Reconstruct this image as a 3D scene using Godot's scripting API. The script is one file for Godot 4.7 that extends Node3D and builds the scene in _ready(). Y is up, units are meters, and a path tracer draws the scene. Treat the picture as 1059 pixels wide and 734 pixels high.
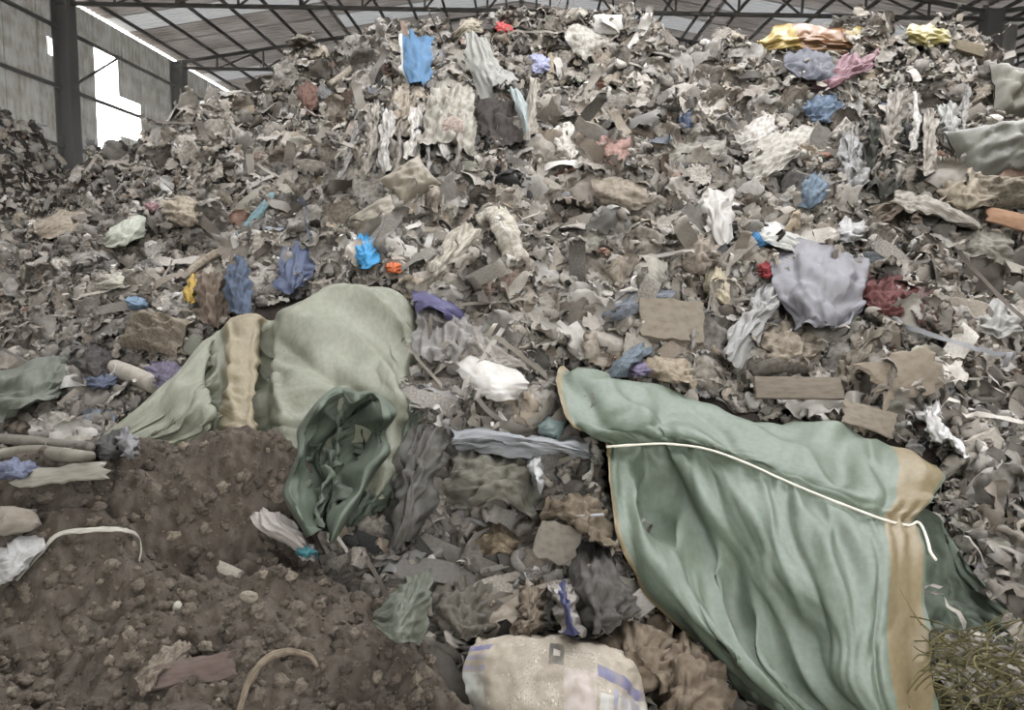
extends Node3D
# A heap of waste inside a steel shed. Units are metres, y is up, the camera looks along -z; "depth" below is -z.

const FOCAL := 780.0
const EYE := Vector3(0, 1.65, 0)
const EAVE := 7.35
const RIDGE := 9.05
const WALL_X := -10.7
const RIDGE_X := -0.25
const VALLEY_X := 10.2
const RIDGE_X2 := 20.65
const FAR_X := 31.1
const BAY := 5.7

var view: Basis
var names := {}
var mats := {}
var rng := RandomNumberGenerator.new()
var n1 := FastNoiseLite.new()
var n2 := FastNoiseLite.new()
var n3 := FastNoiseLite.new()
var hg := PackedFloat32Array()
const HX0 := -14.0
const HD0 := 0.4
const HS := 0.08
const HNX := 376
const HND := 250
var anchors: Array = []
var dirt_tex: Texture2D
var weave_tex: Texture2D
var weave_norm: Texture2D
var lump_norm: Texture2D
var film_tex: Texture2D

func _ready():
	setup_camera_and_light()
	setup_textures()
	build_height()
	build_shed()
	build_heap()
	build_soil()
	build_heroes()
	build_sacks()
	build_scatter()

# ------------------------------------------------------------------ camera, sky, exposure
func setup_camera_and_light():
	var cam := Camera3D.new()
	cam.name = "camera"
	cam.fov = rad_to_deg(2.0 * atan(367.0 / FOCAL))
	cam.position = EYE
	cam.rotation = Vector3(deg_to_rad(-7.1), deg_to_rad(0.77), deg_to_rad(1.2))
	cam.near = 0.05
	cam.far = 300.0
	add_child(cam)
	cam.current = true
	view = Basis.from_euler(cam.rotation)
	var we := WorldEnvironment.new()
	we.name = "environment"
	var e := Environment.new()
	e.background_mode = Environment.BG_SKY
	var sky := Sky.new()
	var sm := ProceduralSkyMaterial.new()          # an even overcast
	sm.sky_top_color = Color(0.975, 0.98, 1.0)
	sm.sky_horizon_color = Color(1.0, 0.99, 0.985)
	sm.ground_bottom_color = Color(0.42, 0.40, 0.37)
	sm.ground_horizon_color = Color(0.6, 0.58, 0.55)
	sm.sun_angle_max = 1.0
	sky.sky_material = sm
	e.sky = sky
	e.background_energy_multiplier = 6.0
	e.tonemap_mode = Environment.TONE_MAPPER_LINEAR
	e.tonemap_exposure = 2.9
	e.volumetric_fog_enabled = true
	e.volumetric_fog_density = 0.0
	e.sdfgi_enabled = true
	e.ssao_enabled = true
	e.ssil_enabled = true
	we.environment = e
	add_child(we)

# ------------------------------------------------------------------ small helpers
func ray(px: float, py: float) -> Vector3:
	return view * Vector3((px - 529.5) / FOCAL, (367.0 - py) / FOCAL, -1.0)

func at(px: float, py: float, d: float) -> Vector3:
	var r := ray(px, py)
	return EYE + r * (d / -r.z)

func pix(p: Vector3) -> Vector2:
	var q := view.inverse() * (p - EYE)
	return Vector2(529.5 + FOCAL * q.x / -q.z, 367.0 - FOCAL * q.y / -q.z)

func hit(px: float, py: float) -> Vector3:        # where the line of sight meets the heap
	var r := ray(px, py)
	var d := 1.0
	while d < 16.0:
		var p := EYE + r * (d / -r.z)
		if p.y < hh(p.x, -p.z):
			return p
		d += 0.03
	return EYE + r * (9.5 / -r.z)

func lin(c: Color) -> Color:
	return c.srgb_to_linear()

func numbered(called: String) -> String:
	if not names.has(called):
		names[called] = 0
		return called
	names[called] += 1
	return "%s_%03d" % [called, names[called]]

func tag(o: Node, label: String, category: String, group := "", kind := ""):
	if label: o.set_meta("label", label)
	if category: o.set_meta("category", category)
	if group: o.set_meta("group", group)
	if kind: o.set_meta("kind", kind)

func thing(called: String, label: String, category: String, pos := Vector3.ZERO, group := "", kind := "") -> Node3D:
	var o := Node3D.new()
	o.name = numbered(called)
	add_child(o)
	o.position = pos
	tag(o, label, category, group, kind)
	return o

func part(called: String, m: Mesh, mat: Material, parent: Node, tr := Transform3D()) -> MeshInstance3D:
	var o := MeshInstance3D.new()
	o.name = called if parent != self else numbered(called)
	o.mesh = m
	o.material_override = mat
	o.transform = tr
	parent.add_child(o, true)
	return o

func table(t: Array, u: float) -> float:
	if u <= t[0][0]: return t[0][1]
	for i in range(1, t.size()):
		if u <= t[i][0]:
			var k: float = (u - t[i - 1][0]) / (t[i][0] - t[i - 1][0])
			k = lerpf(k, k * k * (3.0 - 2.0 * k), 0.5)
			return lerpf(t[i - 1][1], t[i][1], k)
	return t[t.size() - 1][1]

func mk(key: String, col: Color, rough := 0.9, tex: Texture2D = null, scale := 1.0, norm: Texture2D = null, nscale := 0.5, back := 0.0, spec := 0.3) -> StandardMaterial3D:
	if mats.has(key): return mats[key]
	var m := StandardMaterial3D.new()
	m.resource_name = key
	m.albedo_color = col
	m.roughness = rough
	m.metallic_specular = spec
	m.cull_mode = BaseMaterial3D.CULL_DISABLED
	if tex:
		m.albedo_texture = tex
		m.uv1_scale = Vector3(scale, scale, scale)
	if norm:
		m.normal_enabled = true
		m.normal_texture = norm
		m.normal_scale = nscale
		m.uv1_scale = Vector3(scale, scale, scale)
	if back > 0.0:
		m.backlight_enabled = true
		m.backlight = Color(back, back, back)
	mats[key] = m
	return m

func tri(m: StandardMaterial3D, world := false) -> StandardMaterial3D:
	m.uv1_triplanar = true
	m.uv1_world_triplanar = world
	return m

func noise_image(size: int, f: Callable) -> ImageTexture:
	var im := Image.create(size, size, false, Image.FORMAT_RGB8)
	for y in size:
		for x in size:
			im.set_pixel(x, y, f.call(x, y))
	return ImageTexture.create_from_image(im)

func setup_textures():
	rng.seed = 7
	n1.seed = 11; n1.frequency = 0.35; n1.fractal_octaves = 3
	n2.seed = 23; n2.frequency = 1.3; n2.fractal_octaves = 3
	n3.seed = 5; n3.frequency = 4.0; n3.fractal_octaves = 3
	# dust and grime: blotches with specks
	dirt_tex = noise_tex(3, 0.012, 5, [[0.0, Color(0.70, 0.67, 0.63)], [0.42, Color(0.86, 0.845, 0.82)], [0.62, Color(0.95, 0.945, 0.93)], [1.0, Color(1, 1, 1)]])
	film_tex = noise_tex(17, 0.012, 5, [[0.0, Color(0.84, 0.82, 0.79)], [0.45, Color(0.94, 0.935, 0.92)], [1.0, Color(1, 1, 1)]])
	lump_norm = normal_tex(31, 0.02, 5, 6.0)
	# woven tape cloth: fine over and under pattern with uneven tapes and blotches of dust
	var wr := RandomNumberGenerator.new()
	wr.seed = 9
	var cols := []; var rows := []
	for i in 256:
		cols.append(wr.randf_range(0.93, 1.0)); rows.append(wr.randf_range(0.93, 1.0))
	var bl := FastNoiseLite.new()
	bl.seed = 77; bl.frequency = 0.016; bl.fractal_octaves = 5
	var blot := bl.get_seamless_image(512, 512)
	weave_tex = noise_image(512, func(x, y):
		var over: bool = ((x / 2 + y / 2) % 2) == 0
		var v: float = (cols[x / 2] if over else rows[y / 2]) * (1.0 if over else 0.88)
		v *= 0.86 + 0.14 * float((x * 7919 + y * 104729 + x * y * 31) % 97) / 97.0
		var k: float = clampf(blot.get_pixel(x, y).r * 2.4 - 0.7, 0.0, 1.0)
		return Color(v, v, v).lerp(Color(0.80, 0.76, 0.70) * v, 0.3 * (1.0 - k)))

func noise_tex(sd: int, freq: float, oct: int, stops: Array) -> NoiseTexture2D:
	var n := FastNoiseLite.new()
	n.seed = sd; n.frequency = freq; n.fractal_octaves = oct
	n.noise_type = FastNoiseLite.TYPE_SIMPLEX_SMOOTH
	var t := NoiseTexture2D.new()
	t.width = 512; t.height = 512; t.seamless = true; t.noise = n
	var g := Gradient.new()
	g.offsets = PackedFloat32Array(stops.map(func(s): return s[0]))
	g.colors = PackedColorArray(stops.map(func(s): return s[1]))
	t.color_ramp = g
	return t

func normal_tex(sd: int, freq: float, oct: int, strength: float) -> NoiseTexture2D:
	var n := FastNoiseLite.new()
	n.seed = sd; n.frequency = freq; n.fractal_octaves = oct
	var t := NoiseTexture2D.new()
	t.width = 512; t.height = 512; t.seamless = true; t.noise = n
	t.as_normal_map = true; t.bump_strength = strength
	return t

# ------------------------------------------------------------------ mesh helpers
func mesh_of(v: PackedVector3Array, nrm: PackedVector3Array, uv: PackedVector2Array, idx: PackedInt32Array, col := PackedColorArray()) -> ArrayMesh:
	var a := []
	a.resize(Mesh.ARRAY_MAX)
	a[Mesh.ARRAY_VERTEX] = v
	a[Mesh.ARRAY_NORMAL] = nrm
	if uv.size(): a[Mesh.ARRAY_TEX_UV] = uv
	if col.size(): a[Mesh.ARRAY_COLOR] = col
	a[Mesh.ARRAY_INDEX] = idx
	var m := ArrayMesh.new()
	m.add_surface_from_arrays(Mesh.PRIMITIVE_TRIANGLES, a)
	return m

func smooth(v: PackedVector3Array, idx: PackedInt32Array) -> PackedVector3Array:
	var n := PackedVector3Array()
	n.resize(v.size())
	for i in range(0, idx.size(), 3):
		var a := idx[i]; var b := idx[i + 1]; var c := idx[i + 2]
		var k := (v[c] - v[a]).cross(v[b] - v[a])
		n[a] += k; n[b] += k; n[c] += k
	for i in n.size():
		n[i] = n[i].normalized()
	return n

func grid_mesh(p: PackedVector3Array, nx: int, ny: int, uvs := 1.0, drop := PackedByteArray()) -> ArrayMesh:
	var uv := PackedVector2Array()
	var idx := PackedInt32Array()
	for j in ny:
		for i in nx:
			uv.append(Vector2(float(i) / (nx - 1), float(j) / (ny - 1) * float(ny) / nx) * uvs)
	for j in ny - 1:
		for i in nx - 1:
			if drop.size() and drop[j * nx + i]: continue
			var a := j * nx + i
			if (i + j) % 2:
				idx.append_array([a, a + 1, a + nx, a + 1, a + nx + 1, a + nx])
			else:
				idx.append_array([a, a + 1, a + nx + 1, a, a + nx + 1, a + nx])
	return mesh_of(p, smooth(p, idx), uv, idx)

func box_mesh(bev := 0.0) -> ArrayMesh:            # unit box, edges cut by bev
	var st := SurfaceTool.new()
	st.begin(Mesh.PRIMITIVE_TRIANGLES)
	st.set_smooth_group(-1)
	var h := 0.5
	var b := h - bev
	for ax in 3:
		for s in [-1.0, 1.0]:
			var n := Vector3.ZERO; n[ax] = s
			var u := Vector3.ZERO; u[(ax + 1) % 3] = 1.0
			var w := Vector3.ZERO; w[(ax + 2) % 3] = 1.0
			quad(st, n * h - u * b - w * b, n * h + u * b - w * b, n * h + u * b + w * b, n * h - u * b + w * b, n)
	if bev > 0.0:
		for ax in 3:
			for s in [-1.0, 1.0]:
				for t in [-1.0, 1.0]:
					var d := Vector3.ZERO; d[ax] = 1.0
					var p := Vector3.ZERO; p[(ax + 1) % 3] = s
					var q := Vector3.ZERO; q[(ax + 2) % 3] = t
					quad(st, p * h + q * b - d * b, p * h + q * b + d * b, p * b + q * h + d * b, p * b + q * h - d * b, p + q)
		for sx in [-1.0, 1.0]:
			for sy in [-1.0, 1.0]:
				for sz in [-1.0, 1.0]:
					var a := Vector3(h * sx, b * sy, b * sz); var c := Vector3(b * sx, h * sy, b * sz); var e := Vector3(b * sx, b * sy, h * sz)
					if (c - a).cross(e - a).dot(Vector3(sx, sy, sz)) > 0: var t2 := c; c = e; e = t2
					st.add_vertex(a); st.add_vertex(c); st.add_vertex(e)
	st.generate_normals()
	return st.commit()

func quad(st: SurfaceTool, a: Vector3, b: Vector3, c: Vector3, d: Vector3, n: Vector3):
	if (b - a).cross(c - a).dot(n) > 0:            # front faces run clockwise
		var t := b; b = d; d = t
	for p in [a, b, c, a, c, d]: st.add_vertex(p)

var unit_box: ArrayMesh
func bar(called: String, a: Vector3, b: Vector3, wd: float, ht: float, mat: Material, parent: Node, up := Vector3.UP) -> MeshInstance3D:
	if unit_box == null: unit_box = box_mesh(0.0)
	var z := (b - a)
	var l := z.length()
	z /= l
	if absf(z.dot(up)) > 0.98: up = Vector3.RIGHT
	var x := up.cross(z).normalized()
	var y := z.cross(x)
	return part(called, unit_box, mat, parent, Transform3D(Basis(x * wd, y * ht, z * l), (a + b) * 0.5))

func tube(pts: Array, radii: Array, seg := 8, sub := 4, cap := true, lump := 0.0, flat := 1.0) -> ArrayMesh:   # swept along a smooth line
	var line := PackedVector3Array()
	var rr := PackedFloat32Array()
	var n := pts.size()
	for i in n - 1:
		for k in sub:
			var t := float(k) / sub
			line.append(crv(pts[maxi(i - 1, 0)], pts[i], pts[i + 1], pts[mini(i + 2, n - 1)], t))
			rr.append(lerpf(radii[i], radii[i + 1], t))
	line.append(pts[n - 1]); rr.append(radii[n - 1])
	var v := PackedVector3Array()
	var uv := PackedVector2Array()
	var idx := PackedInt32Array()
	var side := Vector3.UP
	var along := 0.0
	for i in line.size():
		var dir := (line[mini(i + 1, line.size() - 1)] - line[maxi(i - 1, 0)]).normalized()
		if i == 0 and absf(dir.dot(side)) > 0.9: side = Vector3.RIGHT
		side = (side - dir * side.dot(dir)).normalized()
		var oth := dir.cross(side)
		if i > 0: along += line[i].distance_to(line[i - 1])
		for k in seg + 1:
			var a := TAU * k / seg
			var o := side * cos(a) * flat + oth * sin(a)
			var r := rr[i]
			if lump > 0.0: r *= 1.0 + lump * n3.get_noise_3d(line[i].x * 3 + cos(a) * 0.3, line[i].y * 3 + sin(a) * 0.3, line[i].z * 3)
			v.append(line[i] + o * r)
			uv.append(Vector2(float(k) / seg, along * 3.0))
	for i in line.size() - 1:
		for k in seg:
			var a := i * (seg + 1) + k
			idx.append_array([a, a + seg + 1, a + 1, a + 1, a + seg + 1, a + seg + 2])
	if cap:
		for e in [0, line.size() - 1]:
			var c := v.size()
			v.append(line[e]); uv.append(Vector2(0.5, 0.5))
			for k in seg:
				var a: int = e * (seg + 1) + k
				if e == 0: idx.append_array([c, a, a + 1])
				else: idx.append_array([c, a + 1, a])
	return mesh_of(v, smooth(v, idx), uv, idx)

func crv(a: Vector3, b: Vector3, c: Vector3, d: Vector3, t: float) -> Vector3:
	return 0.5 * ((2.0 * b) + (c - a) * t + (2.0 * a - 5.0 * b + 4.0 * c - d) * t * t + (3.0 * b - a - 3.0 * c + d) * t * t * t)

# A sheet of nx x ny points that cannot stretch, squeezed into an ellipsoid until it buckles.
func crumple(nx: int, ny: int, w: float, h: float, r: Vector3, sd: int, iters: int, stiff := 0.15, soft := 0.10) -> PackedVector3Array:
	var g := RandomNumberGenerator.new()
	g.seed = sd
	var nz := FastNoiseLite.new()
	nz.seed = sd; nz.frequency = 2.2 / maxf(w, h); nz.fractal_octaves = 2
	var p := PackedVector3Array()
	var amp := r.y * 1.2
	var c := Vector2(g.randf_range(-0.15, 0.15) * w, g.randf_range(-0.15, 0.15) * h)
	for j in ny:
		for i in nx:
			var x := (float(i) / (nx - 1) - 0.5) * w
			var y := (float(j) / (ny - 1) - 0.5) * h
			p.append(Vector3(x + c.x, nz.get_noise_2d(x, y) * amp + g.randf_range(-0.1, 0.1) * amp, y + c.y))
	var rx := w / (nx - 1)
	var ry := h / (ny - 1)
	var rd := sqrt(rx * rx + ry * ry)
	var big := Vector3(w * 0.62, maxf(r.y * 1.5, w * 0.25), h * 0.62)
	for it in iters:
		var f := minf(1.0, float(it) / (iters * 0.7))
		var q := big.lerp(r, f)
		for k in p.size():
			var s := p[k] / q
			var l := s.length()
			if l > 1.0: p[k] = p[k] * (1.0 - 0.6 * (1.0 - 1.0 / l))
		for j in ny:
			for i in nx:
				var a := j * nx + i
				if i + 1 < nx:
					var d := p[a + 1] - p[a]
					var l := d.length()
					d *= 0.5 * (1.0 - rx / maxf(l, 1e-5))
					p[a] += d; p[a + 1] -= d
				if j + 1 < ny:
					var d := p[a + nx] - p[a]
					var l := d.length()
					d *= 0.5 * (1.0 - ry / maxf(l, 1e-5))
					p[a] += d; p[a + nx] -= d
				if i + 1 < nx and j + 1 < ny:
					var d := p[a + nx + 1] - p[a]
					var l := d.length()
					d *= 0.2 * (1.0 - rd / maxf(l, 1e-5))
					p[a] += d; p[a + nx + 1] -= d
				if i + 2 < nx:
					var d := p[a + 2] - p[a]
					var l := d.length()
					if l < 1.7 * rx:
						d *= stiff * (1.0 - 1.7 * rx / maxf(l, 1e-5))
						p[a] += d; p[a + 2] -= d
				if j + 2 < ny:
					var d := p[a + 2 * nx] - p[a]
					var l := d.length()
					if l < 1.7 * ry:
						d *= stiff * (1.0 - 1.7 * ry / maxf(l, 1e-5))
						p[a] += d; p[a + 2 * nx] -= d
		if it % 2 == 1: relax(p, nx, ny, soft)
	return p

func relax(p: PackedVector3Array, nx: int, ny: int, k: float):      # bending: each point drawn towards its neighbours' middle
	var q := p.duplicate()
	for j in ny:
		for i in nx:
			var a := j * nx + i
			if i > 0 and i + 1 < nx: p[a] += ((q[a - 1] + q[a + 1]) * 0.5 - q[a]) * k
			if j > 0 and j + 1 < ny: p[a] += ((q[a - nx] + q[a + nx]) * 0.5 - q[a]) * k

# A sheet that is a little larger than the shape it lies on: it buckles into folds and wrinkles, held by its edges.
func buckle(p: PackedVector3Array, nx: int, ny: int, excess: float, iters: int, keep: float, bend: float) -> PackedVector3Array:
	var t := p.duplicate()
	var rx := PackedFloat32Array(); rx.resize(p.size())
	var ry := PackedFloat32Array(); ry.resize(p.size())
	var rd := PackedFloat32Array(); rd.resize(p.size())
	for j in ny:
		for i in nx:
			var a := j * nx + i
			if i + 1 < nx: rx[a] = p[a].distance_to(p[a + 1]) * (1.0 + excess)
			if j + 1 < ny: ry[a] = p[a].distance_to(p[a + nx]) * (1.0 + excess)
			if i + 1 < nx and j + 1 < ny: rd[a] = p[a].distance_to(p[a + nx + 1]) * (1.0 + excess)
	for it in iters:
		for j in ny:
			for i in nx:
				var a := j * nx + i
				if i + 1 < nx:
					var d := p[a + 1] - p[a]
					d *= 0.45 * (1.0 - rx[a] / maxf(d.length(), 1e-5))
					p[a] += d; p[a + 1] -= d
				if j + 1 < ny:
					var d := p[a + nx] - p[a]
					d *= 0.45 * (1.0 - ry[a] / maxf(d.length(), 1e-5))
					p[a] += d; p[a + nx] -= d
				if i + 1 < nx and j + 1 < ny:
					var d := p[a + nx + 1] - p[a]
					d *= 0.2 * (1.0 - rd[a] / maxf(d.length(), 1e-5))
					p[a] += d; p[a + nx + 1] -= d
		relax(p, nx, ny, bend)
		for j in ny:
			for i in nx:
				var a := j * nx + i
				var rim: bool = i == 0 or j == 0 or i == nx - 1 or j == ny - 1
				p[a] = p[a].lerp(t[a], 0.2 if rim else keep)
	return p

func torn(nx: int, ny: int, sd: int, amount := 0.35) -> PackedByteArray:      # cells missing along ragged edges
	var nz := FastNoiseLite.new()
	nz.seed = sd * 3 + 1; nz.frequency = 0.9
	var o := PackedByteArray()
	o.resize(nx * ny)
	for j in ny:
		for i in nx:
			var x := absf((i + 0.5) / (nx - 1) * 2.0 - 1.0)
			var y := absf((j + 0.5) / (ny - 1) * 2.0 - 1.0)
			var ed := maxf(x, y) + 0.25 * minf(x, y)
			var a := atan2((j + 0.5) / (ny - 1) - 0.5, (i + 0.5) / (nx - 1) - 0.5)
			if ed > 1.0 + 0.12 - amount + amount * (nz.get_noise_2d(cos(a) * 2.0, sin(a) * 2.0) + 0.5): o[j * nx + i] = 1
	return o

# A stiff board with torn edges and a bend.
func slab(nx: int, nz: int, w: float, d: float, th: float, bend: float, sd: int, rag := 0.12) -> ArrayMesh:
	var g := RandomNumberGenerator.new()
	g.seed = sd
	var nn := FastNoiseLite.new()
	nn.seed = sd; nn.frequency = 1.5
	var v := PackedVector3Array(); var uv := PackedVector2Array(); var idx := PackedInt32Array()
	var ph := g.randf() * TAU
	for s in 2:
		for j in nz:
			for i in nx:
				var x := float(i) / (nx - 1) - 0.5
				var z := float(j) / (nz - 1) - 0.5
				var a := atan2(z, x)
				var k := 1.0 - rag * (0.5 + nn.get_noise_2d(cos(a) * 1.5, sin(a) * 1.5) + 0.5 * g.randf() * (1.0 if absf(x) > 0.49 or absf(z) > 0.49 else 0.0))
				if s == 1: k = 1.0 - rag * (0.5 + nn.get_noise_2d(cos(a) * 1.5, sin(a) * 1.5))
				var y := bend * (cos((x * cos(ph) + z * sin(ph)) * 3.0) - 0.8) + 0.3 * bend * nn.get_noise_2d(x * 3, z * 3)
				v.append(Vector3(x * w * k, y + (th * 0.5 if s == 0 else -th * 0.5), z * d * k))
				uv.append(Vector2(x, z))
	var m := nx * nz
	for j in nz - 1:
		for i in nx - 1:
			var a := j * nx + i
			idx.append_array([a, a + 1, a + nx, a + 1, a + nx + 1, a + nx])
			a += m
			idx.append_array([a, a + nx, a + 1, a + 1, a + nx, a + nx + 1])
	var rim := []
	for i in nx - 1: rim.append([i, i + 1])
	for j in nz - 1: rim.append([j * nx + nx - 1, (j + 1) * nx + nx - 1])
	for i in nx - 1: rim.append([(nz - 1) * nx + nx - 1 - i, (nz - 1) * nx + nx - 2 - i])
	for j in nz - 1: rim.append([(nz - 1 - j) * nx, (nz - 2 - j) * nx])
	for e in rim:
		var b := v.size()
		for q in [e[0], e[1], e[1] + m, e[0] + m]:
			v.append(v[q]); uv.append(uv[q])
		idx.append_array([b, b + 2, b + 1, b, b + 3, b + 2])
	return mesh_of(v, smooth(v, idx), uv, idx)

# A filled bag: a lumpy, creased pouch drawn together at one end.
func pouch(sd: int, size: Vector3, crease := 0.12, neck := 0.5, seg := 26, rings := 16) -> ArrayMesh:
	var nn := FastNoiseLite.new()
	nn.seed = sd; nn.frequency = 1.4; nn.fractal_octaves = 2
	var v := PackedVector3Array(); var uv := PackedVector2Array(); var idx := PackedInt32Array()
	for j in rings + 1:
		var t := float(j) / rings
		var el := (t - 0.5) * PI
		for i in seg + 1:
			var a := TAU * i / seg
			var c := pow(maxf(cos(el), 0.0), 0.7)
			var o := Vector3(cos(a) * c, sin(el), sin(a) * c)
			var rdg := 1.0 - absf(nn.get_noise_3d(o.x * 1.3, o.y * 1.3, o.z * 1.3)) * 2.0
			var k := 1.0 + crease * rdg + 0.35 * crease * sin(a * 7.0 + sd) * t * t
			if t > 0.75: k *= lerpf(1.0, 1.0 - neck * 0.6, (t - 0.75) * 4.0)
			var pnt := o * k
			if t > 0.9: pnt.y += neck * 0.5 * (t - 0.9) * 10.0
			v.append(pnt * size)
			uv.append(Vector2(2.0 * i / seg, t))
	for j in rings:
		for i in seg:
			var a := j * (seg + 1) + i
			idx.append_array([a, a + seg + 1, a + 1, a + 1, a + seg + 1, a + seg + 2])
	return mesh_of(v, smooth(v, idx), uv, idx)

# A surface through a net of points, smoothed, with wrinkles, split into strips of columns. pieces: [[from, to, name, material]] in 0..1 of the width.
func spread_net(net: Array, nu: int, nv: int) -> PackedVector3Array:
	var rows := net.size()
	var cols: int = net[0].size()
	var p := PackedVector3Array()
	for j in nv:
		var b := float(j) / (nv - 1) * (rows - 1)
		var j0 := mini(int(b), rows - 2)
		var tv := b - j0
		for i in nu:
			var a := float(i) / (nu - 1) * (cols - 1)
			var i0 := mini(int(a), cols - 2)
			var tu := a - i0
			var q := []
			for dj in [-1, 0, 1, 2]:
				var r: Array = net[clampi(j0 + dj, 0, rows - 1)]
				q.append(crv(r[maxi(i0 - 1, 0)], r[i0], r[i0 + 1], r[mini(i0 + 2, cols - 1)], tu))
			p.append(crv(q[0], q[1], q[2], q[3], tv))
	return p

func quads(nu: int, nv: int) -> PackedInt32Array:
	var idx := PackedInt32Array()
	for j in nv - 1:
		for i in nu - 1:
			var a := j * nu + i
			idx.append_array([a, a + 1, a + nu, a + 1, a + nu + 1, a + nu])
	return idx

func ruffle(p: PackedVector3Array, nu: int, nv: int, amp: float, freq: Vector2, sd: int):
	var nz := FastNoiseLite.new()
	nz.seed = sd; nz.frequency = 1.0; nz.fractal_octaves = 1
	var nn := smooth(p, quads(nu, nv))
	for j in nv:
		for i in nu:
			var u := float(i) / (nu - 1); var v := float(j) / (nv - 1)
			var w := 0.35 * nz.get_noise_2d(u * 3.0 + 40.0, v * 3.0)
			p[j * nu + i] += nn[j * nu + i] * amp * nz.get_noise_2d((u + w) * freq.x, (v + w * 0.6) * freq.y)

# A filled sack lying flat: two faces that swell between pinched edges.
func pillow(sd: int, w: float, h: float, th: float, sag := 0.1) -> ArrayMesh:
	var n := 22
	var nn := FastNoiseLite.new()
	nn.seed = sd; nn.frequency = 1.6; nn.fractal_octaves = 2
	var v := PackedVector3Array(); var uv := PackedVector2Array(); var idx := PackedInt32Array()
	for s in 2:
		for j in n:
			for i in n:
				var x := float(i) / (n - 1) * 2.0 - 1.0
				var z := float(j) / (n - 1) * 2.0 - 1.0
				var k := pow(maxf(0.0, (1.0 - pow(absf(x), 2.6)) * (1.0 - pow(absf(z), 3.0))), 0.45)
				var rim := 1.0 - 0.10 * (1.0 - pow(absf(x), 2.0)) * absf(z) - 0.10 * (1.0 - pow(absf(z), 2.0)) * absf(x)
				var cr := sag * nn.get_noise_3d(x, z, s * 5.0) + 0.5 * sag * (0.3 - absf(nn.get_noise_3d(x * 2.2 + 9.0, z * 2.2, s * 5.0)))
				var y := k * th * 0.5 * (1.0 + 2.0 * cr) + (0.02 if s == 0 else 0.0)
				v.append(Vector3(x * w * 0.5 * rim, (y if s == 0 else -y * 0.6) + 0.5 * sag * th * nn.get_noise_2d(x * 0.7 + 3.0, z * 0.7), z * h * 0.5 * rim))
				uv.append(Vector2(x, z))
	var m := n * n
	for j in n - 1:
		for i in n - 1:
			var a := j * n + i
			idx.append_array([a, a + 1, a + n, a + 1, a + n + 1, a + n])
			a += m
			idx.append_array([a, a + n, a + 1, a + 1, a + n, a + n + 1])
	return mesh_of(v, smooth(v, idx), uv, idx)

# A surface through a net of points that buckles into folds, split into strips of columns. pieces: [[from, to, name, material]] in 0..1 of the width. fold: [excess, folds across, folds down].
func cloth(root: Node3D, net: Array, nu: int, nv: int, wr: Callable, pieces: Array, uvs := Vector2(1, 1), back := 0.0, fold := [0.06, 5.0, 3.0], keep := 0.02):
	var idx := quads(nu, nv)
	var cu := maxi(12, nu / 3); var cv := maxi(12, nv / 3)
	var sd: int = hash(root.name) % 1000
	var c := spread_net(net, cu, cv)
	var span := (c[0].distance_to(c[cu * cv - 1]) + c[cu - 1].distance_to(c[cu * (cv - 1)])) * 0.5
	ruffle(c, cu, cv, span * 0.22 * sqrt(fold[0]), Vector2(fold[1], fold[2]), sd)
	buckle(c, cu, cv, fold[0], 26, keep, 0.12)
	var net2 := []
	for j in cv:
		net2.append(Array(c.slice(j * cu, (j + 1) * cu)))
	var p := spread_net(net2, nu, nv)
	var small: float = fold[3] if fold.size() > 3 else 0.3
	ruffle(p, nu, nv, span * 0.05 * sqrt(fold[0]) * small * 2.5, Vector2(fold[1], fold[2]) * 2.5, sd + 1)
	buckle(p, nu, nv, fold[0] * small, 14, 0.03, 0.06)
	var nn := smooth(p, idx)
	for j in nv:
		for i in nu:
			var k := j * nu + i
			p[k] += nn[k] * float(wr.call(float(i) / (nu - 1), float(j) / (nv - 1), p[k]))
	nn = smooth(p, idx)
	for pc in pieces:
		var i0 := int(round(pc[0] * (nu - 1)))
		var i1 := int(round(pc[1] * (nu - 1)))
		var w := i1 - i0 + 1
		var v := PackedVector3Array(); var n := PackedVector3Array(); var uv := PackedVector2Array(); var ix := PackedInt32Array()
		for s in (2 if back > 0.0 else 1):
			for j in nv:
				for i in w:
					var k := j * nu + i0 + i
					v.append(p[k] - nn[k] * back * s - root.position)
					n.append(nn[k] if s == 0 else -nn[k])
					uv.append(Vector2(float(i0 + i) / (nu - 1) * uvs.x, float(j) / (nv - 1) * uvs.y))
		for j in nv - 1:
			for i in w - 1:
				var a := j * w + i
				ix.append_array([a, a + 1, a + w, a + 1, a + w + 1, a + w])
				if back > 0.0:
					a += w * nv
					ix.append_array([a, a + w, a + 1, a + 1, a + w, a + w + 1])
		if back > 0.0:
			var m := w * nv
			for i in w - 1:
				for e in [i, (nv - 1) * w + i]:
					ix.append_array([e, e + 1, e + 1 + m, e, e + 1 + m, e + m])
			for j in nv - 1:
				for e in [j * w, j * w + w - 1]:
					ix.append_array([e, e + w, e + w + m, e, e + w + m, e + m])
		var o := part(pc[2], mesh_of(v, n, uv, ix), pc[3], root)
		if pc.size() > 4: o.set_meta("label", pc[4])

# ------------------------------------------------------------------ the shape of the heap
const CREST := [[-900, 520], [-300, 340], [-100, 285], [0, 248], [50, 216], [85, 192], [130, 172], [160, 158], [200, 134], [250, 112], [300, 102], [340, 86], [380, 64], [420, 48], [480, 36], [540, 36], [565, 52], [600, 44], [650, 42], [700, 55], [760, 60], [800, 52], [890, 46], [960, 46], [1000, 60], [1020, 82], [1060, 96], [1200, 110], [1500, 160], [2400, 420]]
const CREST_D := [[-300, 8.0], [0, 8.6], [200, 9.3], [400, 9.6], [1000, 9.6], [1100, 9.0], [1500, 8.0]]

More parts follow.
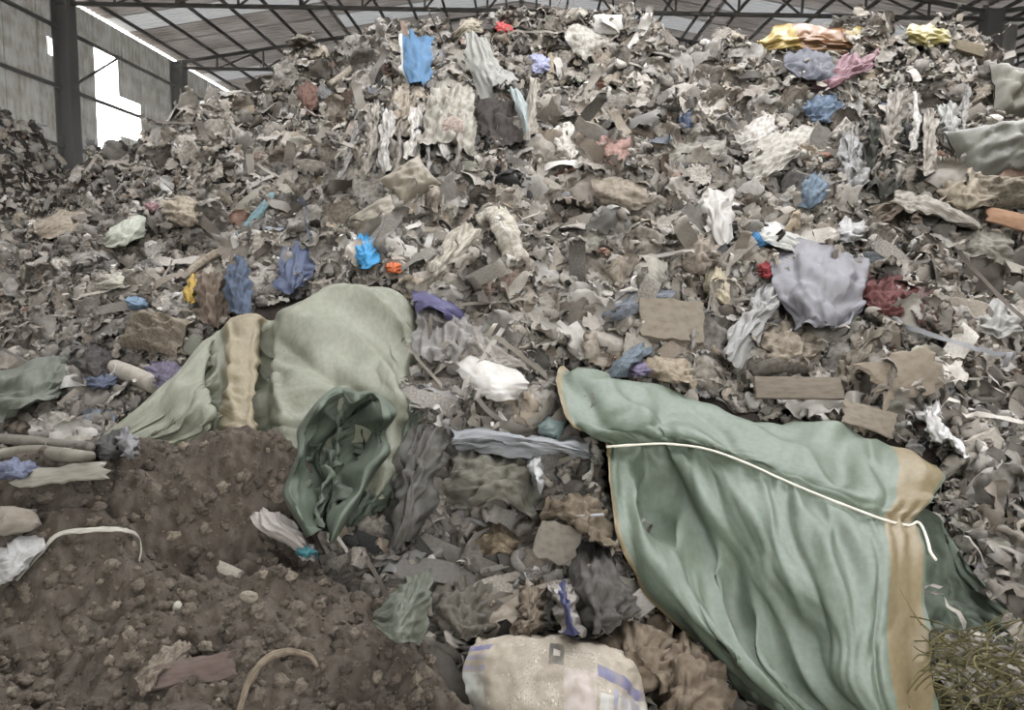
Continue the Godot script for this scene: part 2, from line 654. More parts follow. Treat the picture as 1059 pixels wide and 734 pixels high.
func heap_at(x: float, d: float) -> float:
	var u := 540.0 + x / maxf(d, 1.2) * FOCAL
	var dc := table(CREST_D, u)
	var hc := maxf(0.1, 1.65 + (270.0 - table(CREST, u) - 0.021 * (u - 540.0) * 0.0) / FOCAL * dc)
	var d0 := 2.2
	var h: float
	if d < d0: h = lerpf(0.0, 0.08, clampf(d / d0, 0.0, 1.0))
	elif d < dc: h = 0.08 + (hc - 0.08) * pow((d - d0) / (dc - d0), 1.08)
	else: h = maxf(0.02, hc - 0.35 * (d - dc) - 0.12 * (d - dc) * (d - dc))
	var k := clampf((d - 3.9) / 2.2, 0.0, 1.0)
	h += k * (0.36 * n1.get_noise_2d(x * 1.8, d * 1.8) + 0.26 * n2.get_noise_2d(x, d)) * clampf(h / 1.2, 0.0, 1.0)
	# a ledge below the crest that things hang over
	var cl := 0.5 * exp(-pow((d - 8.2) / 0.5, 2.0)) * (exp(-pow((u - 500.0) / 90.0, 2.0)) + exp(-pow((u - 920.0) / 80.0, 2.0)))
	h -= cl
	h -= 0.30 * exp(-Vector2((x + 0.22) / 0.36, (d - 3.2) / 0.34).length_squared())      # the dark gap between the sacks
	# a second heap by the left wall
	var q := Vector2((x + 10.2) / 3.0, (d - 13.6) / 4.6).length()
	if q < 1.0: h = maxf(h, 4.25 * (1.0 - q * q) * (1.0 + 0.15 * n2.get_noise_2d(x, d)))
	return h

func build_height():
	hg.resize(HNX * HND)
	for j in HND:
		for i in HNX:
			hg[j * HNX + i] = heap_at(HX0 + i * HS, HD0 + j * HS)

func hh(x: float, d: float) -> float:
	var fx := clampf((x - HX0) / HS, 0.0, HNX - 1.001)
	var fd := clampf((d - HD0) / HS, 0.0, HND - 1.001)
	var i := int(fx); var j := int(fd)
	fx -= i; fd -= j
	var k := j * HNX + i
	return lerpf(lerpf(hg[k], hg[k + 1], fx), lerpf(hg[k + HNX], hg[k + HNX + 1], fx), fd)

func slope(x: float, d: float) -> Vector3:
	var e := 0.12
	return Vector3(hh(x - e, d) - hh(x + e, d), 2.0 * e, hh(x, d + e) - hh(x, d - e)).normalized()

# ------------------------------------------------------------------ the shed
func corrugated(along: float, w: float, pitch: float, depth: float, th := 0.0) -> ArrayMesh:   # ribs run along x; the wave goes across z; y is the face
	var v := PackedVector3Array(); var uv := PackedVector2Array(); var idx := PackedInt32Array()
	var n := int(round(w / pitch))
	var zs := []
	for k in n:
		for s in [[0.0, 0.0], [0.12, 1.0], [0.38, 1.0], [0.5, 0.0]]:
			zs.append([(k + s[0]) * w / n, s[1] * depth])
	zs.append([w, 0.0])
	for x in 2:
		for z in zs:
			v.append(Vector3((x - 0.5) * along, z[1], z[0] - w * 0.5))
			uv.append(Vector2(x * along, z[0]))
	var m := zs.size()
	for k in m - 1:
		idx.append_array([k, k + m, k + 1, k + 1, k + m, k + m + 1])
	# flat facets: each facet has its own vertices
	var fv := PackedVector3Array(); var fu := PackedVector2Array(); var fi := PackedInt32Array()
	for k in idx.size():
		fv.append(v[idx[k]]); fu.append(uv[idx[k]]); fi.append(k)
	return mesh_of(fv, smooth(fv, fi), fu, fi)

func build_shed():
	var sheet := tri(mk("galvanised sheet", Color(0.64, 0.62, 0.60), 0.6, noise_tex(51, 0.006, 5, [[0.0, Color(0.55, 0.53, 0.50)], [0.4, Color(0.8, 0.79, 0.77)], [1.0, Color(1, 1, 1)]]), 0.25, null, 0.5, 0.36, 0.4), true)  # backlight lets sky glow through, raised to lighten the roof underside
	var steel := mk("dark primed steel", Color(0.27, 0.26, 0.24), 0.7)
	var colm := mk("grey painted steel", Color(0.38, 0.38, 0.37), 0.7)
	var pale := mk("pale painted steel", Color(0.62, 0.62, 0.60), 0.7)
	var clear := mk("translucent roof sheet", Color(0.88, 0.865, 0.85, 0.3), 0.6)  # for the unseen sheets added over the heap to light it
	clear.transparency = BaseMaterial3D.TRANSPARENCY_ALPHA
	var milky := mk("grimy translucent roof sheet", Color(0.78, 0.79, 0.77), 0.7, null, 1.0, null, 0.5, 0.24)
	var concrete := tri(mk("dusty concrete", Color(0.42, 0.40, 0.37), 0.95, dirt_tex, 0.4), true)
	var fl := part("floor", box_mesh(0.0), concrete, self, Transform3D(Basis.from_scale(Vector3(90, 0.3, 110)), Vector3(8, -0.15, -10)))
	tag(fl, "dusty concrete floor of the shed", "", "", "structure")
	# roof: two gables side by side
	var ceil := thing("ceiling", "corrugated metal roof of the shed with translucent sheets", "", Vector3.ZERO, "", "structure")
	var slopes := [[WALL_X, EAVE, RIDGE_X, RIDGE], [RIDGE_X, RIDGE, VALLEY_X, EAVE], [VALLEY_X, EAVE, RIDGE_X2, RIDGE], [RIDGE_X2, RIDGE, FAR_X, EAVE]]
	var w := BAY / 5.0
	var half := Vector2(RIDGE_X - WALL_X, RIDGE - EAVE).length() * 0.5
	var sm := corrugated(half + 0.12, w + 0.05, 0.19, 0.035)
	var d_from := -11.0
	for s in slopes.size():
		var a := Vector3(slopes[s][0], slopes[s][1], 0); var b := Vector3(slopes[s][2], slopes[s][3], 0)
		var dir := (b - a).normalized()
		var nrm := Vector3(-dir.y, dir.x, 0)
		for i in 41:
			var d := d_from + (i + 0.5) * w
			for h in 2:
				var c := a.lerp(b, 0.25 + 0.5 * h) + Vector3(0, 0.16 + 0.015 * h * (1 if s % 2 == 0 else -1) + 0.006 * (i % 2), -d)
				var near: bool = d < 16.5
				var lightp: bool = (((s == 1 and i % 3 != 2) or (s == 0 and i % 3 == 0)) and d > 1.0 and d < 12.0) if near else ((i % 5 == 2 and (s + h) % 2 == (0 if s < 2 else 1)) or (i % 5 == 4 and s < 2 and h == 1 - s))  # near sheets are added out of view so light falls from upper right
				part("skylight_sheet" if lightp else "roof_sheet", sm, (clear if near else milky) if lightp else sheet, ceil, Transform3D(Basis(dir, nrm, dir.cross(nrm)), c))
		for k in 12:
			var t := (k + 0.5) / 12.0
			var q := a.lerp(b, t)
			bar("purlin", q + Vector3(0, 0.07, 11), q + Vector3(0, 0.07, -35.5), 0.05, 0.08, steel, ceil)
	# trusses and columns
	var td := [0.5, 6.2, 11.9, 17.6, 23.3, 29.0]
	var said := ["just behind the camera", "above the front of the heap", "above the crest of the heap", "first seen from the front, above the window", "second seen, meeting the second wall column", "farthest, mostly hidden by the heap"]
	for k in td.size():
		for g in 2:
			var x0: float = [WALL_X, VALLEY_X][g]; var xr: float = [RIDGE_X, RIDGE_X2][g]; var x1: float = [VALLEY_X, FAR_X][g]
			var z: float = -td[k]
			var t := thing("roof_truss", "dark steel roof truss of the %s gable, %s" % [["main", "right-hand"][g], said[k]], "truss", Vector3(x0, EAVE, z), "steel roof trusses")
			var o := Vector3(x0, EAVE, z)
			var e0 := Vector3(x0, EAVE - 0.06, z) - o; var er := Vector3(xr, RIDGE - 0.06, z) - o; var e1 := Vector3(x1, EAVE - 0.06, z) - o
			bar("top_chord", e0, er, 0.07, 0.09, steel, t)
			bar("top_chord", er, e1, 0.07, 0.09, steel, t)
			bar("bottom_chord", e0 + Vector3(0, -0.12, 0), e1 + Vector3(0, -0.12, 0), 0.07, 0.08, steel, t)
			for i in 14:
				var a := float(i + 1) / 15.0; var b := float(i + 2) / 15.0
				var lo := e0.lerp(e1, a) + Vector3(0, -0.12, 0)
				var top := func(q: float) -> Vector3: return e0.lerp(er, q * 2.0) if q < 0.5 else er.lerp(e1, q * 2.0 - 1.0)
				bar("web_bar", lo, top.call(a), 0.045, 0.045, steel, t)
				if i < 13:
					if i < 7: bar("web_bar", lo, top.call(b), 0.04, 0.04, steel, t)
					else: bar("web_bar", top.call(a), e0.lerp(e1, b) + Vector3(0, -0.12, 0), 0.04, 0.04, steel, t)
		for g in 3:
			var x: float = [WALL_X + 0.22, VALLEY_X, FAR_X - 0.22][g]
			var c := thing("column", "%s steel column carrying the truss %s" % [["dark grey wall-side", "dark inner", "outer"][g], said[k]], "", Vector3(x, 0, -td[k]), "", "structure")
			var mat := colm
			bar("web", Vector3(0, 0, 0), Vector3(0, EAVE, 0), 0.02 if g != 1 else 0.3, 0.36, mat, c)
			bar("flange", Vector3(-0.17, 0, 0), Vector3(-0.17, EAVE, 0), 0.36, 0.03, mat, c, Vector3.RIGHT)
			bar("flange", Vector3(0.17, 0, 0), Vector3(0.17, EAVE, 0), 0.36, 0.03, mat, c, Vector3.RIGHT)
	var pp := thing("downpipe", "pale grey rainwater pipe beside the dark column behind the heap", "pipe", Vector3(VALLEY_X + 0.75, 0, -18.2))
	part("pipe", tube([Vector3.ZERO, Vector3(0, 4, 0), Vector3(0, 7.2, 0)], [0.17, 0.17, 0.17], 12, 2), pale, pp)
	part("collar", tube([Vector3(0, 6.5, 0), Vector3(0, 6.62, 0)], [0.2, 0.2], 12, 1), pale, pp)
	# left wall of sheets with missing pieces that let the daylight in
	var wl := thing("wall_left", "corrugated metal side wall with missing sheets", "", Vector3.ZERO, "", "structure")
	var wall := tri(mk("weathered wall sheet", Color(0.60, 0.60, 0.585), 0.6, dirt_tex, 0.3, null, 0.5, 0.42, 0.4), true)  # backlight glow added to lighten the wall
	for i in 43:
		var d := -10.55 + i * 1.1
		var top := EAVE + 0.07
		var spans := [[0.0, top]]
		if i == 27: spans = [[0.0, 4.0], [6.75, top]]
		if i == 28: spans = [[0.0, 4.72], [5.72, top]]
		if i == 25:                                # a torn hole high up
			spans = [[0.0, 6.02], [6.38, top]]
			wall_piece(wl, wall, d, 0.38, 6.02, 6.38)
			wall_piece(wl, wall, d + 0.62, 0.5, 6.02, 6.38)
		for sp in spans:
			wall_piece(wl, wall, d, 1.12, sp[0], sp[1])
	for hgt in [1.2, 2.6, 4.05, 5.35, 6.65]:
		bar("girt", Vector3(WALL_X + 0.10, hgt, 11), Vector3(WALL_X + 0.10, hgt, -35.5), 0.05, 0.08, colm, wl)
	for k in 5:
		bar("brace", Vector3(WALL_X + 0.12, 5.3, -td[k + 1] - 0.1), Vector3(WALL_X + 0.12, 6.7, -td[k + 1] - 2.6), 0.05, 0.05, colm, wl)
	var wr := thing("wall_right", "corrugated metal wall closing the second gable", "", Vector3.ZERO, "", "structure")
	var wm := corrugated(EAVE, 5.7, 0.19, 0.035)
	for i in 8:
		part("wall_sheet", wm, wall, wr, Transform3D(Basis(Vector3.UP, Vector3.LEFT, Vector3.BACK), Vector3(FAR_X, EAVE * 0.5, 11 - (i + 0.5) * 5.7)))
	var wb := thing("wall_back", "corrugated metal end wall behind the heap", "", Vector3.ZERO, "", "structure")
	var bm := corrugated(RIDGE + 0.3, 5.3, 0.19, 0.035)
	for i in 8:
		part("wall_sheet", bm, wall, wb, Transform3D(Basis(Vector3.UP, Vector3.BACK, Vector3.RIGHT), Vector3(WALL_X + (i + 0.5) * 5.225, RIDGE * 0.5, -35.6)))

	var wf := thing("wall_front", "corrugated metal front wall of the shed behind the camera", "", Vector3.ZERO, "", "structure")  # unseen wall added to cut fill light from the front
	for i in 8:
		if i == 2: continue                        # gap left in the added wall as a gateway
		part("wall_sheet", bm, wall, wf, Transform3D(Basis(Vector3.UP, Vector3.BACK, Vector3.RIGHT), Vector3(WALL_X + (i + 0.5) * 5.225, RIDGE * 0.5, 11.0)))

	# dust hanging in the far part of the shed
	var fog := FogVolume.new()
	fog.name = "dust_haze"
	fog.size = Vector3(41.0, 8.6, 23.0)
	fog.position = Vector3(10.2, 4.4, -23.8)
	var fm := FogMaterial.new()
	fm.density = 0.012
	fm.albedo = Color(0.97, 0.96, 0.94)
	fog.material = fm
	tag(fog, "thin dust haze hanging under the far roof", "haze", "", "stuff")
	add_child(fog)

func wall_piece(p: Node3D, m: Material, d: float, w: float, y0: float, y1: float):
	part("wall_sheet", corrugated(y1 - y0, w, 0.187, 0.03), m, p, Transform3D(Basis(Vector3.UP, Vector3.LEFT, Vector3.BACK), Vector3(WALL_X, (y0 + y1) * 0.5, -d - w * 0.5)))

# ------------------------------------------------------------------ the heap's body
func build_heap():
	var v := PackedVector3Array(); var uv := PackedVector2Array(); var idx := PackedInt32Array()
	var nx := HNX; var nd := HND
	for j in nd:
		for i in nx:
			var x := HX0 + i * HS
			var d := HD0 + j * HS
			v.append(Vector3(x, hg[j * nx + i] + 0.05 * n3.get_noise_2d(x, d) - 0.04, -d))
			uv.append(Vector2(x, d) * 0.6)
	for j in nd - 1:
		for i in nx - 1:
			var a := j * nx + i
			if v[a].x < WALL_X + 0.3 or maxf(maxf(v[a].y, v[a + 1].y), maxf(v[a + nx].y, v[a + nx + 1].y)) < 0.03: continue
			idx.append_array([a, a + nx, a + 1, a + 1, a + nx, a + nx + 1])
	var m := mk("packed waste and earth", Color(0.19, 0.172, 0.155), 1.0, dirt_tex, 1.0, lump_norm, 1.0)  # base darkened so gaps between pieces read as shade
	var o := part("waste_heap", mesh_of(v, smooth(v, idx), uv, idx), m, self)
	tag(o, "huge grey-brown heap of compacted waste filling the shed", "waste heap", "", "stuff")

# ------------------------------------------------------------------ dark soil tipped in front of the heap
const SOIL_EDGE := [[1.2, 0.15], [2.1, -0.22], [2.5, -0.50], [2.75, -0.78], [3.0, -0.99], [3.2, -1.08], [3.5, -1.2]]

func soil_at(x: float, d: float) -> float:
	var h := 0.18 + 0.10 * d
	# the long ridge
	var a := Vector2(-2.05, 2.98); var b := Vector2(-1.02, 3.18)
	var p := Vector2(x, d)
	var t := clampf((p - a).dot(b - a) / (b - a).length_squared(), 0.0, 1.0)
	var c := a.lerp(b, t)
	var off := p - c
	var wd := 0.30 if off.y < 0.0 else 0.24
	h += lerpf(0.32, 0.42, t) * exp(-off.length_squared() / (wd * wd))
	# the hump under the white strip, and a nearer swell
	h += 0.20 * exp(-Vector2((x + 1.63) / 0.30, (d - 2.62) / 0.2).length_squared())
	h += 0.10 * exp(-Vector2((x + 0.95) / 0.35, (d - 2.45) / 0.22).length_squared())
	h -= 0.08 * exp(-Vector2((x + 1.2) / 0.28, (d - 2.72) / 0.14).length_squared())
	h += 0.06 * n2.get_noise_2d(x * 1.5, d * 1.5) + 0.075 * n3.get_noise_2d(x * 0.8, d * 0.8)
	h += 0.022 * n3.get_noise_2d(x * 2.7 + 9.0, d * 2.7) + 0.014 * n3.get_noise_2d(x * 7.0, d * 7.0) + 0.006 * n3.get_noise_2d(x * 17.0, d * 17.0)
	var ed := table(SOIL_EDGE, d) + 0.10 * n2.get_noise_2d(x * 3.0, d * 3.0)
	h -= 1.3 * maxf(0.0, x - ed)
	h -= 1.1 * maxf(0.0, d - 3.3)
	return h

func in_soil(p: Vector3) -> bool:
	return p.z > -3.4 and p.x < 0.4 and soil_at(p.x, -p.z) > hh(p.x, -p.z) - 0.01

func top_at(x: float, d: float) -> float:
	return maxf(hh(x, d), soil_at(x, d)) if d < 3.6 and x < 0.4 else hh(x, d)

func soil_hit(px: float, py: float) -> Vector3:
	var r := ray(px, py)
	var d := 1.2
	while d < 9.0:
		var p := EYE + r * (d / -r.z)
		if p.y < top_at(p.x, d): return p
		d += 0.01
	return EYE + r * (d / -r.z)

func build_soil():
	var m := mk("dark moist soil", Color(0.325, 0.30, 0.272), 1.0, dirt_tex, 2.2, lump_norm, 1.2)
	var st := 0.0135
	var nx := int(3.6 / st); var nd := int(2.5 / st)
	var v := PackedVector3Array(); var uv := PackedVector2Array(); var idx := PackedInt32Array()
	for j in nd:
		for i in nx:
			var x := -3.2 + i * st; var d := 1.3 + j * st
			v.append(Vector3(x, maxf(soil_at(x, d), -0.02), -d))
			uv.append(Vector2(x, d))
	for j in nd - 1:
		for i in nx - 1:
			var a := j * nx + i
			if v[a].y < 0.0 or v[a].y < hh(v[a].x, -v[a].z) - 0.12: continue
			idx.append_array([a, a + nx, a + 1, a + 1, a + nx, a + nx + 1])
	var o := part("soil_mound", mesh_of(v, smooth(v, idx), uv, idx), m, self)
	tag(o, "mound of dark lumpy soil in front of the heap", "soil", "", "stuff")
	anchors.append([Vector2(170, 560), "the dark soil mound"])
	# clods and crumbs on the soil
	var g := RandomNumberGenerator.new()
	g.seed = 41
	var root := thing("soil_clods", "loose clods and crumbs of soil on the dark mound", "clods", Vector3.ZERO, "", "stuff")
	for k in 5:
		var mm := MultiMesh.new()
		mm.transform_format = MultiMesh.TRANSFORM_3D
		mm.use_colors = true
		mm.mesh = chunk(700 + k)
		var tr := []
		while tr.size() < 800:
			var p := soil_hit(g.randf_range(-60, 470), g.randf_range(440, 760))
			if not in_soil(p): 
				if g.randf() < 0.97: continue
			var s := 0.006 + 0.035 * pow(g.randf(), 8.0)
			tr.append(place(p, Vector3.UP, g, s * 1.4, 0.5))
		mm.instance_count = tr.size()
		for i in tr.size():
			mm.set_instance_transform(i, tr[i])
			mm.set_instance_color(i, lin(Color(0.35, 0.325, 0.295)) * g.randf_range(0.7, 1.5) if g.randf() < 0.95 else lin(Color(0.48, 0.45, 0.405)))
		var c := MultiMeshInstance3D.new()
		c.name = "clod_spread"
		c.multimesh = mm
		c.material_override = loose("soil crumb", dirt_tex, 1.0)
		c.set_meta("kind", "stuff")
		root.add_child(c, true)

func chunk(sd: int) -> ArrayMesh:                  # an angular broken lump
	var nn := FastNoiseLite.new()
	nn.seed = sd; nn.frequency = 0.9; nn.fractal_octaves = 3; nn.noise_type = FastNoiseLite.TYPE_CELLULAR
	nn.cellular_return_type = FastNoiseLite.RETURN_CELL_VALUE
	var n2b := FastNoiseLite.new()
	n2b.seed = sd; n2b.frequency = 1.1; n2b.fractal_octaves = 3
	var v := PackedVector3Array(); var uv := PackedVector2Array(); var idx := PackedInt32Array()
	for j in 9:
		var el := (j / 8.0 - 0.5) * PI
		for i in 13:
			var a := TAU * (i % 12) / 12.0
			var o := Vector3(cos(a) * cos(el), sin(el) * 0.8, sin(a) * cos(el))
			v.append(o * 0.5 * (1.0 + 0.8 * n2b.get_noise_3dv(o * 1.4) + 0.15 * nn.get_noise_3dv(o)))
			uv.append(Vector2(i / 12.0, j / 8.0))
	for j in 8:
		for i in 12:
			var a := j * 13 + i
			idx.append_array([a, a + 13, a + 1, a + 1, a + 13, a + 14])
	return mesh_of(v, smooth(v, idx), uv, idx)

func loose(key: String, tex: Texture2D, rough: float, back := 0.0) -> StandardMaterial3D:
	var m := mk("loose " + key, Color(1, 1, 1), rough, tex, 1.0, null, 0.5, back)
	m.vertex_color_use_as_albedo = true
	return m

# ------------------------------------------------------------------ the large woven sacks
const DEPTH := [[60, 8.6], [140, 7.1], [190, 6.25], [240, 5.45], [290, 4.9], [340, 4.5], [390, 4.08], [440, 3.74], [490, 3.45], [540, 3.18], [590, 2.94], [640, 2.73], [690, 2.54], [734, 2.39], [780, 2.25]]

func net_of(rows: Array) -> Array:                 # [px, py, how far in front of the heap] to points
	var o := []
	for r in rows:
		var l := []
		for q in r: l.append(at(q[0], q[1], table(DEPTH, q[1]) - q[2]))
		o.append(l)
	return o

func woven(key: String, c: Color, sc := 1.0) -> StandardMaterial3D:
	var m := mk(key, c, 0.5, weave_tex, sc, null, 0.5, 0.12, 0.45)
	m.detail_enabled = true
	m.detail_blend_mode = BaseMaterial3D.BLEND_MODE_MUL
	m.detail_uv_layer = BaseMaterial3D.DETAIL_UV_2
	return m

func crest(u: float, v: float, k: Array) -> float:      # a fold along a line: steeper on one side
	var a := Vector2(k[0], k[1]); var b := Vector2(k[2], k[3])
	var p := Vector2(u, v)
	var t := (p - a).dot(b - a) / (b - a).length_squared()
	var f := smoothstep(-0.12, 0.12, t) * (1.0 - smoothstep(0.75, 1.1, t))
	if f <= 0.0: return 0.0
	t = clampf(t, 0.0, 1.0)
	var d := (p - a).cross((b - a).normalized()) + 0.012 * sin(t * 9.0 + k[0] * 40.0)
	var w: float = k[4] * (0.6 if d > 0.0 else 1.3)
	return k[5] * f * exp(-absf(d) / w * sqrt(absf(d) / w + 0.05))

func build_sacks():
	var green := mk("green woven tape", Color(0.425, 0.475, 0.41), 0.5, weave_tex, 1.0, null, 0.5, 0.12, 0.45)
	var tan := mk("tan woven tape", Color(0.55, 0.495, 0.37), 0.5, weave_tex, 1.0, null, 0.5, 0.12, 0.45)
	var pale := mk("pale green woven tape", Color(0.54, 0.55, 0.48), 0.55, weave_tex, 1.0, null, 0.5, 0.1, 0.4)
	var ptan := mk("faded tan woven tape", Color(0.565, 0.525, 0.425), 0.55, weave_tex, 1.0, null, 0.5, 0.1, 0.4)
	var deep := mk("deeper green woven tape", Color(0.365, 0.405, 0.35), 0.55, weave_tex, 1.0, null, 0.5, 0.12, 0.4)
	var twine := mk("white twine", Color(0.86, 0.84, 0.78), 0.9)
	var fold := FastNoiseLite.new()
	fold.seed = 3; fold.frequency = 1.0; fold.fractal_octaves = 2
	# --- the sea-green sack in front
	var s := thing("woven_sack", "large empty sea-green woven sack with tan edges and white drawstring", "sack", at(800, 640, 2.5))
	var rows := [
		[[592, 396, 0.12], [628, 398, 0.14], [685, 410, 0.05], [742, 428, 0.04], [800, 446, 0.02], [860, 452, 0.0], [912, 466, 0.0], [962, 482, 0.0]],
		[[578, 382, 0.26], [620, 388, 0.32], [680, 402, 0.18], [740, 420, 0.16], [800, 437, 0.14], [860, 441, 0.14], [915, 455, 0.14], [970, 475, 0.12]],
		[[577, 405, 0.40], [622, 412, 0.46], [680, 425, 0.30], [740, 440, 0.27], [800, 458, 0.30], [860, 470, 0.26], [920, 485, 0.32], [976, 495, 0.18]],
		[[590, 440, 0.40], [630, 442, 0.42], [685, 445, 0.34], [735, 456, 0.36], [795, 478, 0.36], [855, 500, 0.38], [915, 520, 0.40], [962, 518, 0.28]],
		[[626, 462, 0.26], [652, 461, 0.28], [690, 461, 0.28], [730, 466, 0.31], [790, 487, 0.35], [850, 513, 0.39], [905, 534, 0.40], [945, 541, 0.33]],
		[[629, 500, 0.28], [662, 505, 0.22], [705, 515, 0.12], [745, 530, 0.24], [800, 545, 0.40], [855, 560, 0.42], [910, 570, 0.44], [955, 575, 0.34]],
		[[640, 560, 0.26], [680, 565, 0.30], [720, 580, 0.22], [765, 600, 0.16], [815, 615, 0.32], [865, 630, 0.42], [915, 640, 0.44], [957, 640, 0.30]],
		[[668, 612, 0.18], [705, 630, 0.28], [745, 655, 0.30], [785, 675, 0.22], [830, 690, 0.22], [875, 700, 0.38], [920, 705, 0.42], [962, 705, 0.26]],
		[[735, 678, 0.08], [768, 700, 0.18], [800, 722, 0.24], [835, 745, 0.24], [870, 755, 0.24], [905, 760, 0.32], [935, 762, 0.34], [964, 762, 0.20]],
		[[770, 712, 0.02], [795, 735, 0.10], [820, 757, 0.16], [850, 775, 0.16], [880, 785, 0.16], [910, 790, 0.20], [938, 790, 0.22], [964, 790, 0.10]]]
	# folds as [u, v, u, v, width, height]
	var ridges := [[0.34, 0.46, 0.74, 0.98, 0.045, 0.055], [0.27, 0.50, 0.62, 1.0, 0.040, -0.060], [0.10, 0.50, 0.34, 0.90, 0.035, 0.030], [0.56, 0.46, 0.60, 0.72, 0.022, 0.028], [0.62, 0.46, 0.67, 0.80, 0.022, -0.026], [0.72, 0.46, 0.74, 0.70, 0.02, 0.022],
		[0.84, 0.46, 0.85, 0.92, 0.018, -0.026], [0.40, 0.46, 0.52, 0.70, 0.018, -0.022], [0.47, 0.46, 0.56, 0.66, 0.016, 0.016], [0.08, 0.18, 0.20, 0.42, 0.03, -0.035], [0.16, 0.14, 0.34, 0.40, 0.03, 0.03], [0.36, 0.16, 0.58, 0.42, 0.03, -0.028], [0.50, 0.14, 0.80, 0.40, 0.035, 0.026], [0.80, 0.16, 0.90, 0.42, 0.02, -0.025], [0.60, 0.72, 0.80, 0.98, 0.02, -0.02]]
	var wr := func(u: float, v: float, p: Vector3) -> float:
		var w := 0.0
		for k in ridges: w += 0.7 * crest(u, v, k)
		w -= 0.15 * exp(-Vector2((u - 0.20) / 0.07, (v - 0.56) / 0.07).length_squared())
		var dv := absf(v - 4.0 / 9.0)
		w += 0.010 * sin(u * 95.0 + 3.0 * sin(u * 21.0)) * exp(-dv * 16.0)            # gathered by the string
		w -= 0.022 * exp(-dv * dv * 2200.0)
		w += 0.010 * sin(u * 40.0 + v * 30.0) * exp(-maxf(v - 0.11, 0.0) * 18.0)       # ruffled mouth
		return w
	cloth(s, net_of(rows), 150, 150, wr, [[0.0, 0.03, "edge_strip", tan, "tan edge strip"], [0.03, 0.88, "woven_panel", green], [0.88, 0.985, "edge_strip", tan, "tan edge strip"], [0.985, 1.0, "hem", green]], Vector2(5, 6), 0.004, [0.009, 3.5, 1.6, 0.2], 0.06)
	var back := [
		[[930, 520, 0.14], [972, 540, 0.12], [1000, 585, 0.05], [1052, 640, 0.05]],
		[[935, 560, 0.10], [972, 580, 0.02], [1003, 612, -0.02], [1056, 655, 0.05]],
		[[940, 620, 0.05], [975, 630, -0.06], [1005, 640, -0.05], [1058, 668, 0.02]],
		[[945, 670, 0.02], [985, 664, -0.06], [1015, 662, -0.04], [1050, 676, 0.0]]]
	cloth(s, net_of(back), 50, 50, func(u, v, p): return 0.02 * fold.get_noise_3d(p.x * 5, p.y * 5, p.z * 5), [[0.0, 1.0, "back_panel", deep]], Vector2(2, 2), 0.004)
	var line := []
	for q in [[627, 462, 0.265], [655, 460, 0.292], [690, 459, 0.295], [730, 464, 0.325], [770, 478, 0.35], [810, 496, 0.372], [850, 513, 0.402], [905, 534, 0.415], [938, 543, 0.37], [950, 540, 0.36], [958, 555, 0.37], [962, 570, 0.37], [968, 579, 0.36]]:
		line.append(at(q[0], q[1], table(DEPTH, q[1]) - q[2] - 0.012) - s.position)
	var rad := []
	for k in line.size(): rad.append(0.0052)
	part("drawstring", tube(line, rad, 7, 8, true, 0.35), twine, s)
	anchors.append([Vector2(800, 560), "the large sea-green sack"])
	# --- the pale sack half buried in soil
	var f := thing("woven_sack", "pale green dusty woven sack with a tan band, half buried in soil", "sack", at(270, 440, 3.4))
	var cols := [[88, 464, 95, 486, 0.10, 0.0], [135, 430, 145, 484, 0.16, 0.06], [178, 390, 188, 476, 0.16, 0.10], [210, 354, 216, 462, 0.16, 0.14], [228, 340, 224, 455, 0.04, 0.04], [238, 329, 238, 458, 0.20, 0.18],
		[262, 325, 262, 462, 0.22, 0.16], [282, 329, 273, 462, 0.02, 0.0], [296, 318, 290, 465, 0.20, 0.18], [330, 303, 322, 470, 0.26, 0.24], [372, 296, 352, 485, 0.24, 0.20], [405, 298, 376, 505, 0.24, 0.20], [428, 322, 397, 515, 0.16, 0.16], [433, 345, 408, 500, -0.05, -0.05]]
	rows = []
	for j in 8:
		var r := []
		for c in cols:
			var t := maxf(0.0, (j - 1) / 6.0)
			var px: float = lerpf(c[0], c[2], t) + sin(t * PI) * (4.0 if c[0] > 400 else 0.0)
			var py: float = lerpf(c[1], c[3], t)
			var o: float = lerpf(c[4], c[5], t) + 0.10 * sin(t * PI)
			if j == 0: o -= 0.30; py += 8.0
			r.append([px, py, o])
		rows.append(r)
	var pale_folds := [[0.62, 0.22, 0.95, 0.62, 0.045, 0.07], [0.60, 0.36, 0.90, 0.80, 0.03, -0.04], [0.70, 0.14, 0.98, 0.30, 0.03, 0.045], [0.10, 0.30, 0.22, 0.95, 0.03, -0.03], [0.16, 0.25, 0.28, 0.85, 0.03, 0.035], [0.27, 0.25, 0.29, 0.95, 0.016, -0.10], [0.30, 0.55, 0.32, 0.70, 0.02, -0.05], [0.38, 0.20, 0.40, 0.9, 0.015, 0.02],
		[0.46, 0.22, 0.44, 0.9, 0.015, -0.02], [0.53, 0.18, 0.53, 0.95, 0.018, -0.12], [0.58, 0.3, 0.62, 0.95, 0.02, 0.03], [0.72, 0.5, 0.76, 0.95, 0.02, -0.03]]
	# a broad fold that runs across the right half, with a hollow above it
	for j in 8:
		for i in range(8, 13):
			var q: Array = rows[j][i]
			var k := exp(-pow((q[1] - (345.0 + (q[0] - 300.0) * 0.62)) / 16.0, 2.0))
			var hl := exp(-Vector2((q[0] - 385.0) / 26.0, (q[1] - 345.0) / 28.0).length_squared())
			q[2] += 0.07 * k - 0.13 * hl
	cloth(f, net_of(rows), 190, 110, func(u, v, _p):
			var w := 0.0
			for k in pale_folds: w += crest(u, v, k)
			return w - 0.07 * exp(-Vector2((u - 0.86) / 0.05, (v - 0.36) / 0.12).length_squared()),
		[[0.0, 0.345, "woven_panel", pale], [0.345, 0.52, "tan_band", ptan, "faded tan band"], [0.52, 1.0, "woven_panel", pale]], Vector2(8, 4), 0.004, [0.005, 6.0, 2.0, 0.25], 0.06)
